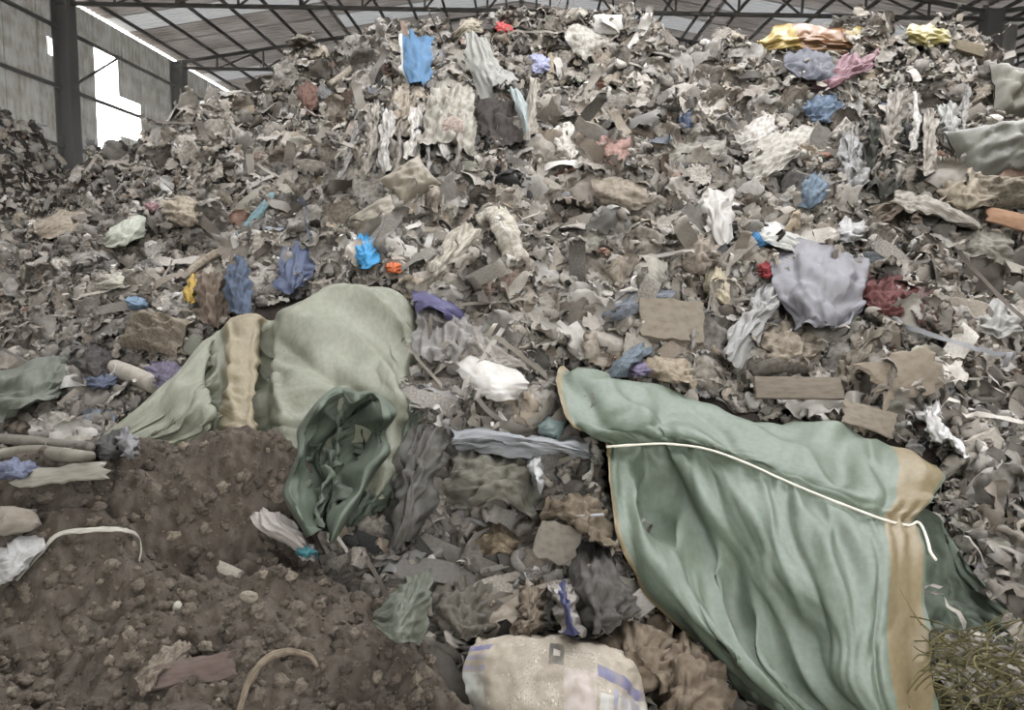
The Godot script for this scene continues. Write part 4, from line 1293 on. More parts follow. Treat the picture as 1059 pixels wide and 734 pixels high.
	solid("rag_bundle", "folded taupe rag bundle on the left slope", "bundle", pillow(875, 1.0, 0.7, 0.5, 0.6), 162, 345, 64, 46, Color(0.54, 0.50, 0.44), "cloth", 0.2, "the folded taupe bundle", 1.0)
	rope("white_tube", "short pale cardboard tube on the left slope", "tube", [[118, 380, 0.10], [138, 388, 0.16], [160, 398, 0.16]], [0.05, 0.052, 0.052], Color(0.70, 0.67, 0.62), "card", "the short pale tube", 1.0, 14, 0.02)
	crump("purple_cloth", "dusty violet cloth beside the short pale tube", "cloth", 170, 386, 36, 28, Color(0.38, 0.36, 0.46), "cloth", 876, 0.2, "the dusty violet cloth", 18)
	drape("green_tarpaulin", "folded grey-green tarpaulin at the left edge", "tarpaulin", [[[-20, 392], [20, 378], [62, 366], [80, 372]], [[-20, 412], [20, 404], [56, 392], [78, 386]], [[-20, 440], [16, 432], [52, 412], [72, 402]]], Color(0.37, 0.40, 0.34), "woven", 0.2, 1.0, "the grey-green tarpaulin")
	crump("dark_cloth", "dark charcoal cloth right of the grey-green tarpaulin", "cloth", 96, 372, 50, 40, Color(0.22, 0.21, 0.21), "cloth", 877, 0.0, "the charcoal cloth", 20)
	crump("blue_scrap", "dull navy cloth below the charcoal cloth", "cloth", 104, 394, 40, 18, Color(0.28, 0.32, 0.42), "cloth", 878, 0.0, "the dull navy cloth", 14)
	rope("pole", "grey-brown pole lying at the left edge, upper of two", "pole", [[-16, 452, 0.18], [30, 456, 0.22], [64, 460, 0.22], [92, 463, 0.18]], [0.028, 0.03, 0.028, 0.024], Color(0.44, 0.42, 0.38), "card", "the upper pole", 1.0, 10, 0.1)
	rope("pole", "grey-brown pole lying at the left edge, lower of two", "pole", [[-16, 472, 0.2], [30, 466, 0.24], [64, 470, 0.24], [94, 472, 0.2]], [0.03, 0.03, 0.026, 0.02], Color(0.52, 0.50, 0.44), "card", "the lower pole", 1.0, 10, 0.1)
	crump("patterned_cloth", "blue and white patterned cloth at the left edge", "cloth", 14, 486, 56, 22, Color(0.40, 0.44, 0.56), "cloth", 879, 0.0, "the patterned cloth at the left edge", 18)
	solid("pale_board", "curved pale board with holes lying on the soil at the left", "board", slab(14, 6, 1.0, 0.22, 0.03, 0.02, 880, 0.3), 62, 490, 112, 22, Color(0.66, 0.65, 0.60), "plastic", -0.1, "the curved pale board", 1.2, 1.0, 0.16)
	drape("dark_bag", "open pouch with a dark inside beside the pale half-buried sack", "pouch", [[[96, 456], [112, 446], [128, 444]], [[92, 466], [112, 462], [128, 464]], [[96, 474], [112, 476], [126, 474]]], Color(0.24, 0.24, 0.24), "cloth", 0.16, 1.2, "the dark-mouthed pouch")
	drape("grey_pouch", "grey plastic bag tucked against the pale half-buried sack", "bag", [[[124, 446], [132, 442], [142, 450]], [[124, 458], [134, 456], [144, 460]], [[126, 470], [134, 474], [142, 470]]], Color(0.52, 0.52, 0.54), "film", 0.24, 1.0, "the tucked grey bag")
	solid("pale_lump", "pale smooth lump half sunk in soil at the left edge", "lump", chunk(881), 12, 540, 72, 36, Color(0.60, 0.56, 0.50), "card", 0.1, "the pale sunk lump", 0.6)
	drape("white_film", "grimy white film sheet on the soil at the left edge", "film", [[[-8, 572], [14, 560], [44, 552]], [[-8, 586], [16, 578], [42, 570]], [[-8, 604], [12, 600], [30, 588]]], Color(0.72, 0.72, 0.72), "film", 0.06, 1.0, "the grimy white film")
	rope("white_strip", "white plastic strip arching over a hump of soil", "strip", [[16, 600, 0.02], [40, 574, 0.03], [62, 552, 0.03], [100, 548, 0.03], [128, 548, 0.04], [142, 554, 0.05], [146, 566, 0.05], [144, 580, 0.02]], [0.008, 0.010, 0.013, 0.014, 0.012, 0.010, 0.008, 0.005], Color(0.74, 0.73, 0.68), "film", "the white strip over the hump", 0.35, 9, 0.8)
	# ---- soil
	drape("white_packet", "white plastic sheet with a turquoise end hanging below the rolled sack mouth", "plastic sheet", [[[258, 532], [276, 526], [294, 530]], [[268, 552], [288, 544], [312, 552]], [[306, 566], [318, 566], [328, 566]], [[312, 576], [320, 580], [326, 574]]], Color(0.72, 0.69, 0.67), "film", 0.10, 0.8, "the white sheet with a turquoise end")
	crump("turquoise_scrap", "turquoise plastic scrap at the end of the white sheet", "scrap", 317, 570, 26, 14, Color(0.22, 0.52, 0.58), "film", 882, 0.35, "the turquoise scrap", 12)
	solid("stone", "small white stone on the soil", "stone", pouch(883, Vector3(0.4, 0.4, 0.5), 0.2, 0.0, 12, 8), 183, 628, 10, 14, Color(0.82, 0.80, 0.74), "card", 0.0, "the small white stone", 0.8, 1.0, 0.0)
	solid("stone", "flat pale shard on the soil above the small white stone", "shard", slab(5, 4, 1.0, 0.4, 0.12, 0.05, 884, 0.3), 236, 590, 32, 13, Color(0.66, 0.63, 0.57), "card", 0.4, "the flat pale shard", 0.8, 1.0, 0.0)
	solid("stone", "beige pebble right of the flat pale shard", "pebble", pouch(885, Vector3(0.5, 0.4, 0.4), 0.3, 0.0, 12, 8), 258, 618, 24, 14, Color(0.56, 0.52, 0.45), "card", 0.2, "the beige pebble", 0.8, 1.0, 0.0)
	solid("leather_flap", "stiff dark reddish-brown flap sticking out of the soil", "flap", slab(9, 6, 1.0, 0.32, 0.05, 0.06, 886, 0.2), 196, 694, 100, 30, Color(0.30, 0.22, 0.20), "card", -0.15, "the reddish-brown flap", 1.0, 1.0, 0.03)
	drape("torn_cloth", "pale torn cloth edge beside the reddish-brown flap", "cloth", [[[142, 694], [166, 672], [192, 660]], [[144, 704], [170, 684], [196, 668]], [[146, 722], [166, 700], [196, 682]]], Color(0.48, 0.44, 0.39), "cloth", 0.04, 1.6, "the pale torn cloth edge")
	rope("root_fibre", "pale fibrous root arching out of the soil", "root", [[246, 738, 0.0], [256, 708, 0.03], [272, 684, 0.05], [298, 674, 0.05], [320, 678, 0.04], [328, 690, 0.01]], [0.009, 0.012, 0.012, 0.011, 0.010, 0.006], Color(0.50, 0.45, 0.38), "cloth", "the pale root", 1.0, 7, 0.5)
	# ---- middle foreground
	drape("purple_bag", "clear plastic bag with an indigo stripe beside the pale half-buried sack", "plastic bag", [[[428, 306], [446, 302], [464, 308], [482, 326]], [[430, 324], [448, 320], [468, 326], [486, 340]], [[428, 348], [448, 344], [470, 346], [492, 356]], [[426, 372], [446, 374], [466, 372], [486, 372]]], Color(0.52, 0.51, 0.50), "film", 0.16, 1.2, "the bag with an indigo stripe")
	drape("indigo_band", "indigo plastic band across the clear bag's top", "band", [[[427, 303], [446, 301], [466, 308], [482, 324]], [[429, 313], [446, 312], [464, 318], [480, 332]], [[430, 322], [446, 321], [462, 327], [476, 338]]], Color(0.25, 0.24, 0.42), "film", 0.25, 0.5, "the indigo band")
	drape("film_sheet", "greyish translucent film sheet above the white tray", "film", [[[478, 334], [498, 342], [520, 352]], [[480, 360], [504, 362], [530, 372]], [[486, 382], [512, 378], [546, 382]]], Color(0.60, 0.58, 0.55), "film", 0.14, 0.9, "the greyish film above the tray")
	drape("white_tray", "bent white foam tray with a torn edge", "tray", [[[466, 376], [484, 371], [504, 370], [530, 374]], [[474, 388], [492, 384], [512, 385], [542, 396]], [[486, 404], [500, 402], [520, 402], [546, 400]], [[490, 415], [504, 413], [522, 412], [534, 410]]], Color(0.84, 0.83, 0.81), "plastic", 0.2, 0.25, "the white foam tray")
	drape("teal_scrap", "pale teal plastic piece left of the green sack's mouth", "plastic", [[[556, 434], [570, 431], [584, 432]], [[556, 444], [572, 442], [588, 442]], [[562, 454], [574, 454], [588, 452]]], Color(0.46, 0.55, 0.55), "plastic", 0.18, 0.6, "the pale teal piece")
	drape("film_strip", "long bluish-grey film strip lying level above the folded grey cloth", "film", [[[466, 446], [500, 440], [540, 448], [580, 450], [606, 456]], [[470, 456], [504, 454], [544, 458], [582, 462], [608, 466]], [[478, 464], [510, 464], [548, 468], [584, 472], [602, 472]]], Color(0.58, 0.60, 0.62), "film", 0.24, 0.8, "the bluish-grey film strip")
	drape("grey_cloth", "folded grey-green cloth hanging over the dark gap", "cloth", [[[466, 466], [486, 460], [510, 462], [534, 458], [552, 468]], [[462, 492], [484, 490], [512, 488], [540, 490], [560, 496]], [[466, 520], [490, 524], [520, 518], [544, 530], [560, 538]]], Color(0.42, 0.415, 0.375), "cloth", 0.26, 1.4, "the folded grey-green cloth")
	drape("dark_cloth", "dark grey limp cloth hanging right of the rolled sack mouth", "cloth", [[[420, 446], [440, 440], [466, 442]], [[408, 480], [430, 472], [450, 470]], [[398, 520], [422, 520], [446, 510]], [[402, 560], [414, 566], [430, 556]]], Color(0.33, 0.325, 0.31), "cloth", 0.2, 1.2, "the limp dark grey cloth")
	drape("white_film", "glossy white film loop beside the folded grey-green cloth", "film", [[[540, 470], [552, 466], [562, 474]], [[544, 486], [554, 482], [562, 490]], [[552, 506], [558, 508], [562, 504]]], Color(0.76, 0.77, 0.78), "film", 0.3, 1.0, "the glossy white film loop")
	drape("paper_bag", "crushed brown paper bag with a metallic fold", "paper bag", [[[568, 516], [594, 508], [618, 512]], [[566, 532], [596, 526], [624, 534]], [[598, 552], [612, 556], [636, 570]]], Color(0.42, 0.37, 0.30), "cloth", 0.24, 1.4, "the crushed brown paper bag")
	rope("metal_rod", "thin pale metallic rod on the crushed brown paper bag", "rod", [[574, 536, 0.34], [600, 534, 0.38], [624, 532, 0.36]], [0.006, 0.006, 0.006], Color(0.66, 0.68, 0.70), "plastic", "the thin metallic rod", 1.0, 8, 0.0)
	solid("panel_piece", "flat taupe panel below the crushed paper bag", "panel", slab(7, 7, 1.0, 0.9, 0.04, 0.03, 892, 0.22), 576, 562, 50, 46, Color(0.46, 0.43, 0.38), "card", 0.3, "the flat taupe panel", 1.3, 1.0, 0.26)
	drape("dark_cloth", "charcoal cloth sheet standing left of the green sack's side", "cloth", [[[592, 566], [612, 560], [632, 566]], [[590, 600], [620, 592], [650, 606]], [[594, 640], [622, 636], [662, 628]], [[608, 660], [624, 658], [640, 646]]], Color(0.28, 0.27, 0.26), "cloth", 0.22, 1.1, "the charcoal cloth sheet")
	drape("printed_packet", "crumpled white packet with a blue mark", "packet", [[[568, 602], [582, 598], [592, 606]], [[572, 620], [586, 616], [598, 626]], [[580, 650], [592, 656], [606, 658]]], Color(0.60, 0.58, 0.56), "film", 0.28, 1.0, "the packet with a blue mark", [[0.0, 0.3, "sheet", stuff_mat(Color(0.62, 0.60, 0.58), "film")], [0.3, 0.55, "blue_mark", stuff_mat(Color(0.20, 0.22, 0.40), "film"), "blue mark"], [0.55, 1.0, "sheet", stuff_mat(Color(0.62, 0.60, 0.58), "film")]])
	drape("brown_rag", "brown rag looping over beside the packet with a blue mark", "rag", [[[536, 620], [548, 600], [562, 596]], [[534, 636], [550, 626], [566, 616]], [[532, 660], [546, 660], [560, 650]]], Color(0.46, 0.41, 0.35), "cloth", 0.2, 1.6, "the looping brown rag")
	drape("green_fragment", "dull green rigid fragment at the edge of the soil", "fragment", [[[408, 610], [428, 596], [448, 590]], [[390, 632], [418, 626], [446, 620]], [[388, 650], [410, 662], [436, 668]]], Color(0.40, 0.43, 0.36), "woven", 0.20, 0.5, "the dull green fragment")
	drape("olive_rag", "crumpled olive-grey rag behind the printed bag", "rag", [[[446, 600], [476, 590], [506, 598]], [[440, 630], [474, 622], [512, 630]], [[452, 664], [480, 660], [508, 656]]], Color(0.33, 0.315, 0.28), "cloth", 0.14, 1.8, "the olive-grey rag")
	drape("straw_bundle", "crumpled pale straw-coloured cloth in the middle", "cloth", [[[494, 546], [514, 540], [534, 548]], [[490, 560], [516, 556], [544, 566]], [[500, 574], [522, 574], [548, 578]]], Color(0.62, 0.56, 0.46), "cloth", 0.16, 1.8, "the straw-coloured cloth")
	# brown crumpled sheets right of the printed bag
	drape("paper_sheet", "crumpled brown sheet right of the printed bag", "sheet", [[[612, 660], [650, 644], [690, 640]], [[620, 684], [664, 676], [704, 672]], [[664, 720], [690, 712], [720, 704]]], Color(0.46, 0.405, 0.335), "cloth", 0.16, 1.8, "the upper crumpled brown sheet")
	drape("paper_sheet", "crumpled brown sheet under the green sack's lower edge", "sheet", [[[672, 668], [700, 646], [728, 662]], [[676, 706], [712, 690], [748, 700]], [[670, 750], [712, 740], [772, 744]]], Color(0.43, 0.375, 0.31), "cloth", 0.18, 1.6, "the lower crumpled brown sheet")
	# ---- more sheets, and dark rags standing in for shaded hollows
	drape("dark_cloth", "dark brown cloth in the hollow below the light grey sack", "cloth", [[[498, 106], [516, 102], [532, 108]], [[494, 126], [514, 122], [536, 126]], [[500, 148], [518, 152], [540, 146]]], Color(0.15, 0.13, 0.12), "cloth", 0.08, 1.2, "the dark cloth in the hollow")  # dark sheet standing in for the shade of the cavity
	drape("dark_cloth", "black-grey rag hanging right of the dark netting", "cloth", [[[934, 126], [950, 122], [968, 128]], [[932, 150], [952, 148], [970, 154]], [[936, 182], [952, 186], [966, 178]]], Color(0.17, 0.17, 0.165), "cloth", 0.12, 1.4, "the black-grey rag")  # dark cliff cloth, its tone also supplying shade for the hollow
	drape("dark_cloth", "charcoal rag in the gap below the large off-white sheet", "cloth", [[[814, 176], [830, 172], [842, 178]], [[810, 192], [826, 190], [838, 194]], [[812, 206], [824, 210], [834, 206]]], Color(0.16, 0.15, 0.145), "cloth", 0.08, 1.2, "the charcoal rag in the gap")  # dark sheet put into the gap to deepen its shade
	drape("grey_sheet", "long pale grey-beige sheet lying below the broad grey-green sack", "sheet", [[[926, 196], [960, 200], [1012, 226]], [[922, 206], [958, 212], [1014, 236]], [[926, 214], [956, 222], [1006, 240]]], Color(0.60, 0.585, 0.55), "cloth", 0.16, 1.0, "the long pale grey-beige sheet")
	drape("grey_sheet", "flat dusty grey sheet above the orange-brown cardboard's lower corner", "sheet", [[[984, 238], [1010, 232], [1044, 244]], [[982, 254], [1014, 250], [1050, 262]], [[990, 270], [1016, 270], [1044, 278]]], Color(0.53, 0.52, 0.48), "cloth", 0.16, 0.8, "the flat dusty grey sheet")
	drape("beige_rag", "bunched beige rag between the long sheet and the broad sack", "rag", [[[978, 184], [1004, 176], [1028, 186]], [[974, 198], [1002, 194], [1030, 202]], [[982, 212], [1004, 214], [1026, 214]]], Color(0.57, 0.53, 0.46), "cloth", 0.2, 2.0, "the bunched beige rag")
	drape("grey_bag", "small clear bag left of the rolled taupe bundle", "bag", [[[862, 232], [876, 226], [892, 230]], [[860, 242], [876, 238], [896, 240]], [[868, 252], [880, 250], [892, 248]]], Color(0.62, 0.62, 0.62), "film", 0.18, 1.4, "the small clear bag")
	drape("taupe_sheet", "flat taupe sheet lying on the far left slope", "sheet", [[[36, 232], [60, 220], [88, 216]], [[36, 240], [64, 230], [92, 226]], [[44, 248], [68, 242], [90, 236]]], Color(0.56, 0.52, 0.46), "cloth", 0.16, 0.7, "the flat taupe sheet")
	drape("beige_cloth", "beige folded cloth on the left slope above the turquoise tape", "cloth", [[[168, 206], [188, 202], [210, 206]], [[172, 220], [190, 216], [214, 220]], [[180, 234], [198, 232], [214, 234]]], Color(0.60, 0.56, 0.49), "cloth", 0.16, 1.3, "the beige folded cloth")
	crump("pink_scrap", "small faded pink scrap on the far left slope", "scrap", 157, 214, 18, 12, Color(0.56, 0.42, 0.44), "cloth", 911, 0.0, "the faded pink scrap", 14)
	drape("brown_board", "reddish-brown wrapper standing on the left crest", "wrapper", [[[308, 92], [318, 86], [328, 88]], [[308, 102], [318, 100], [328, 100]], [[310, 116], [320, 118], [328, 112]]], Color(0.36, 0.25, 0.21), "cloth", 0.16, 0.9, "the reddish-brown wrapper")
	rope("cloth_roll", "pale rolled cloth sloping down from the crest on the left", "cloth", [[340, 88, 0.14], [356, 78, 0.18], [374, 64, 0.16]], [0.05, 0.07, 0.045], Color(0.62, 0.59, 0.53), "cloth", "the pale rolled cloth", 0.7)
	drape("taupe_sheet", "wrinkled taupe sheet right of the flat cardboard", "sheet", [[[612, 190], [640, 184], [668, 192]], [[616, 204], [642, 202], [672, 208]], [[628, 216], [648, 220], [666, 216]]], Color(0.55, 0.51, 0.455), "cloth", 0.15, 1.0, "the wrinkled taupe sheet")
	drape("grey_sheet", "torn grey-beige sheet above the upper slate striped cloth", "sheet", [[[655, 268], [676, 262], [688, 272]], [[654, 282], [674, 278], [690, 286]], [[658, 296], [676, 296], [686, 294]]], Color(0.58, 0.56, 0.51), "card", 0.18, 0.5, "the torn grey-beige sheet")
	drape("taupe_cloth", "tangled taupe cloth left of the big lilac-grey bag", "cloth", [[[700, 250], [724, 244], [744, 252]], [[696, 264], [722, 260], [742, 268]], [[704, 278], [722, 282], [736, 276]]], Color(0.53, 0.49, 0.44), "cloth", 0.15, 1.8, "the tangled taupe cloth")
	drape("taupe_cloth", "draped taupe cloth below the long whitish strip", "cloth", [[[790, 340], [820, 334], [846, 346]], [[780, 356], [816, 354], [850, 362]], [[786, 372], [816, 376], [842, 374]]], Color(0.55, 0.51, 0.45), "cloth", 0.15, 1.6, "the draped taupe cloth")
	drape("taupe_cloth", "ripped olive-taupe cloth standing between plank and large torn cardboard", "cloth", [[[880, 350], [900, 336], [918, 330]], [[868, 372], [888, 364], [908, 356]], [[862, 396], [880, 396], [896, 384]]], Color(0.44, 0.41, 0.36), "cloth", 0.15, 1.8, "the ripped olive-taupe cloth")
	drape("grey_bag", "grey-white crumpled bag at the right edge below the plum-brown cloth", "bag", [[[1010, 318], [1032, 310], [1056, 318]], [[1008, 334], [1034, 330], [1058, 336]], [[1016, 348], [1036, 350], [1054, 346]]], Color(0.58, 0.58, 0.56), "film", 0.16, 1.4, "the grey-white bag at the edge")
	# long strips of cloth and film that hang down from the crest and the right cliff
	var hang := [[388, 108, 380, 178, "grey-beige"], [402, 118, 396, 172, "pale grey"], [416, 128, 408, 180, "taupe"], [432, 112, 426, 160, "off-white"], [446, 122, 442, 176, "mid-grey"], [458, 104, 462, 160, "pale grey"], [476, 110, 474, 168, "taupe"], [370, 128, 352, 186, "mid-grey"], [552, 84, 546, 140, "grey-beige"],
		[890, 104, 882, 150, "mid-grey"], [926, 96, 918, 158, "taupe"], [948, 100, 944, 152, "pale grey"], [962, 118, 958, 176, "grey-beige"], [1000, 92, 996, 140, "mid-grey"]]
	for k in hang.size():
		var q: Array = hang[k]
		var w := 4.0 + 3.0 * sin(k * 2.7)
		var lean: float = q[2] - q[0]
		drape("hanging_strip", "long %s strip of cloth hanging %s, %s from the left" % [q[4], "below the crest" if k < 9 else "on the right cliff", ["first", "second", "third", "fourth", "fifth", "sixth", "seventh", "eighth", "ninth"][[1, 2, 3, 4, 5, 6, 7, 0, 8, 0, 1, 2, 3, 4][k]]], "strip",
			[[[q[0] - w, q[1]], [q[0], q[1] - 3], [q[0] + w, q[1]]], [[q[0] + lean * 0.3 - w, (q[1] + q[3]) * 0.5], [q[0] + lean * 0.3, (q[1] + q[3]) * 0.5], [q[0] + lean * 0.3 + w, (q[1] + q[3]) * 0.5]], [[q[2] - w * 1.5, q[3]], [q[2], q[3] + 5], [q[2] + w * 1.2, q[3] - 4]]], TONES[q[4]][0], "cloth", 0.20, 0.7, "-")
	printed_bag()
	yellow_net()

func printed_bag():
	# paper label print: bands, a dark square with a pale emblem, and rows of tiny marks too small to read
	var im := Image.create(1024, 512, false, Image.FORMAT_RGB8)
	im.fill(Color(0.60, 0.57, 0.51))
	var g := RandomNumberGenerator.new()
	g.seed = 5
	for k in 5200:
		var x := g.randi_range(230, 690); var y := g.randi_range(120, 420)
		var v := g.randf_range(0.42, 0.66)
		im.fill_rect(Rect2i(x, y, g.randi_range(2, 5), g.randi_range(2, 4)), Color(v, v * 0.96, v * 0.88))
	for k in 700:
		var x := g.randi_range(0, 1020); var y := g.randi_range(0, 500)
		var v := g.randf_range(0.5, 0.8)
		im.fill_rect(Rect2i(x, y, g.randi_range(3, 9), g.randi_range(3, 7)), Color(v, v * 0.96, v * 0.9))
	var ink := Color(0.38, 0.38, 0.50)
	im.fill_rect(Rect2i(0, 120, 130, 40), ink)
	for r in 2:
		for k in 9: im.fill_rect(Rect2i(8 + k * 13, 180 + r * 36, 9, 18), Color(0.50, 0.50, 0.60))
	im.fill_rect(Rect2i(0, 240, 120, 260), Color(0.68, 0.69, 0.66))
	im.fill_rect(Rect2i(410, 130, 66, 76), Color(0.27, 0.26, 0.24))
	im.fill_rect(Rect2i(428, 156, 30, 24), Color(0.6, 0.58, 0.54))
	im.fill_rect(Rect2i(480, 210, 150, 110), Color(0.66, 0.62, 0.60))
	for r in 5:
		var x := 490
		while x < 620:
			var w := g.randi_range(4, 14)
			im.fill_rect(Rect2i(x, 130 + r * 14, w, 6), Color(0.5, 0.48, 0.44))
			x += w + 5
	for r in 7:
		var x := 240
		while x < 640:
			var w := g.randi_range(6, 22)
			im.fill_rect(Rect2i(x, 340 + r * 20, w, 7), Color(0.50, 0.48, 0.43))
			x += w + 6
	for k in 340: im.fill_rect(Rect2i(640 + k, 170 + k / 5, 1, 46), ink)
	im.fill_rect(Rect2i(650, 270, 330, 230), Color(0.68, 0.68, 0.66))
	for k in 4: im.fill_rect(Rect2i(730 + k * 62, 250 + k * 10, 34, 220), Color(0.55, 0.55, 0.61))
	im.fill_rect(Rect2i(740, 420, 60, 60), ink)
	im.fill_rect(Rect2i(636, 420, 40, 26), Color(0.12, 0.11, 0.10))
	var gr := FastNoiseLite.new()
	gr.seed = 61; gr.frequency = 0.012; gr.fractal_octaves = 5
	for y in 512:
		for x in 1024:
			var k := clampf(gr.get_noise_2d(x, y) * 1.6 + 0.45, 0.0, 1.0)      # ground-in grime
			im.set_pixel(x, y, im.get_pixel(x, y).lerp(Color(0.50, 0.465, 0.41), 0.12 + 0.5 * k))
	var t := ImageTexture.create_from_image(im)
	var m := mk("printed paper", Color(1, 1, 1), 0.6, t, 1.0, null, 0.5, 0.0, 0.35)
	var rows := [
		[[500, 662, 0.10], [530, 658, 0.10], [570, 658, 0.10], [610, 664, 0.10], [640, 674, 0.10], [658, 690, 0.06]],
		[[492, 664, 0.30], [528, 658, 0.34], [570, 658, 0.36], [612, 666, 0.36], [642, 677, 0.33], [660, 688, 0.26]],
		[[484, 676, 0.30], [522, 674, 0.37], [568, 676, 0.40], [614, 684, 0.40], [646, 692, 0.36], [664, 702, 0.26]],
		[[481, 700, 0.26], [518, 700, 0.36], [566, 704, 0.40], [614, 710, 0.40], [648, 716, 0.35], [667, 722, 0.24]],
		[[486, 730, 0.22], [520, 736, 0.32], [566, 740, 0.36], [614, 746, 0.36], [648, 750, 0.31], [668, 752, 0.20]],
		[[492, 756, 0.14], [522, 765, 0.20], [566, 772, 0.24], [614, 776, 0.24], [648, 778, 0.20], [668, 776, 0.12]],
		[[500, 776, 0.0], [526, 786, 0.02], [566, 792, 0.04], [614, 796, 0.04], [648, 794, 0.02], [664, 786, 0.0]]]
	var o := thing("printed_bag", "plump grimy white printed paper bag with blue bands at the bottom", "bag", at(575, 770, 2.1))
	cloth(o, net_of(rows), 80, 70, func(u, v, p): return 0.016 * (0.3 - absf(n2.get_noise_3d(p.x * 4.0, p.y * 4.0, p.z * 4.0))) + 0.006 * n3.get_noise_3d(p.x * 3.0, p.y * 3.0, p.z * 3.0), [[0.0, 1.0, "paper", m]], Vector2(1, 1), 0.01, [0.01, 5.0, 4.0], 0.1)
	unwrap(o)
	note(575, 700, 190, 90, "the printed white bag")

func yellow_net():
	var o := thing("net_tangle", "tangle of olive-yellow netting fibres at the lower right corner", "netting", at(1010, 730, 2.35))
	var g := RandomNumberGenerator.new()
	g.seed = 19
	var m := stuff_mat(Color(0.36, 0.345, 0.20), "cloth")
	var pale := stuff_mat(Color(0.56, 0.53, 0.34), "cloth")
	for k in 240:
		var p := at(g.randf_range(955, 1070), g.randf_range(655, 770), 2.36 + g.randf_range(-0.12, 0.08) - 0.05)
		var dir := Vector3(g.randfn(), g.randfn() * 0.4, g.randfn() * 0.6).normalized()
		var pts := []
		for i in 4:
			pts.append(p - o.position)
			p += dir * g.randf_range(0.04, 0.08)
			dir = (dir + Vector3(g.randfn(), g.randfn(), g.randfn()) * 0.35).normalized()
		part("fibre", tube(pts, [0.002, 0.0026, 0.0026, 0.0012], 5, 2, false), pale if k % 4 == 0 else m, o)
	note(1005, 700, 110, 90, "the olive-yellow net tangle")

# ------------------------------------------------------------------ loose waste all over the heap
const TONES := {
	"taupe": [Color(0.555, 0.535, 0.505), 22], "grey-beige": [Color(0.62, 0.60, 0.565), 22], "mid-grey": [Color(0.53, 0.525, 0.515), 14], "pale grey": [Color(0.72, 0.715, 0.70), 12],
	"brown": [Color(0.44, 0.395, 0.35), 9], "dark brown": [Color(0.27, 0.245, 0.225), 8], "off-white": [Color(0.84, 0.83, 0.81), 6], "charcoal": [Color(0.22, 0.22, 0.22), 6],
	"sandy": [Color(0.63, 0.58, 0.51), 5], "slate-blue": [Color(0.42, 0.45, 0.50), 2], "rusty": [Color(0.46, 0.34, 0.29), 1], "sage": [Color(0.50, 0.52, 0.475), 2]}

func pick_tone(g: RandomNumberGenerator) -> String:
	var t := 0
	for k in TONES: t += TONES[k][1]
	var r := g.randi_range(0, t - 1)
	for k in TONES:
		r -= TONES[k][1]
		if r < 0: return k
	return "taupe"

var kinds := {}

func dusty(c: Color, g: RandomNumberGenerator) -> Color:      # most things wear the same grey-beige dust
	return lin(c.lerp(Color(0.59, 0.567, 0.53), g.randf_range(0.25, 0.8) if g.randf() < 0.82 else 0.05)) * g.randf_range(0.72, 1.06)


func build_kinds():
	var rag := []; var film := []; var strip := []; var board := []; var lump := []; var bag := []
	for i in 12:
		rag.append(grid_mesh(crumple(15, 15, 1.7, 1.5, Vector3(0.5, 0.24, 0.5), 100 + i, 60), 15, 15, 1.0, torn(15, 15, i)))
	for i in 10:
		film.append(grid_mesh(crumple(14, 14, 1.35, 1.2, Vector3(0.52, 0.3, 0.5), 200 + i, 45, 0.25), 14, 14, 1.0, torn(14, 14, 50 + i, 0.5)))
	for i in 8:
		strip.append(grid_mesh(crumple(5, 26, 0.22, 1.6, Vector3(0.24, 0.12, 0.56), 300 + i, 50, 0.3), 5, 26, 1.0))
	var strand := []
	for i in 6:
		strand.append(grid_mesh(crumple(2, 24, 0.035, 1.5, Vector3(0.3, 0.14, 0.5), 350 + i, 50, 0.3), 2, 24, 1.0))
	for i in 6:
		board.append(slab(7, 7, 1.0, 0.75, 0.035, 0.07, 400 + i, 0.3))
	for i in 6:
		bag.append(pillow(500 + i, 1.0, 0.7, 0.4, 0.6))
	for i in 3:
		lump.append(chunk(600 + i))
	for i in 7:
		lump.append(grid_mesh(crumple(12, 12, 1.9, 1.7, Vector3(0.5, 0.36, 0.46), 650 + i, 50, 0.2), 12, 12, 1.0))
	var flap := []
	for i in 10:
		flap.append(grid_mesh(crumple(15, 15, 1.12, 0.9, Vector3(0.52, 0.26, 0.42), 900 + i, 40, 0.3), 15, 15, 1.0, torn(15, 15, 90 + i, 0.45)))
	kinds = {"flap": flap, "rag": rag, "film": film, "strip": strip, "board": board, "strand": strand, "bag": bag, "lump": lump}

func place(p: Vector3, up: Vector3, g: RandomNumberGenerator, size: float, tilt: float) -> Transform3D:
	var y := (up + Vector3(g.randfn(), g.randfn(), g.randfn()) * tilt).normalized()
	var x := Vector3(g.randfn(), g.randfn(), g.randfn()).cross(y).normalized()
	return Transform3D(Basis(x * size, y * size, x.cross(y) * size), p)

func under_sack(p: Vector3, margin: float) -> bool:
	var q := pix(p)
	if wider.is_empty():
		for s in cover: wider.append(Geometry2D.offset_polygon(s, 14.0)[0])
	for s in (wider if margin > 0.0 else cover):
		if Geometry2D.is_point_in_polygon(q, s): return true
	return false

var wider := []

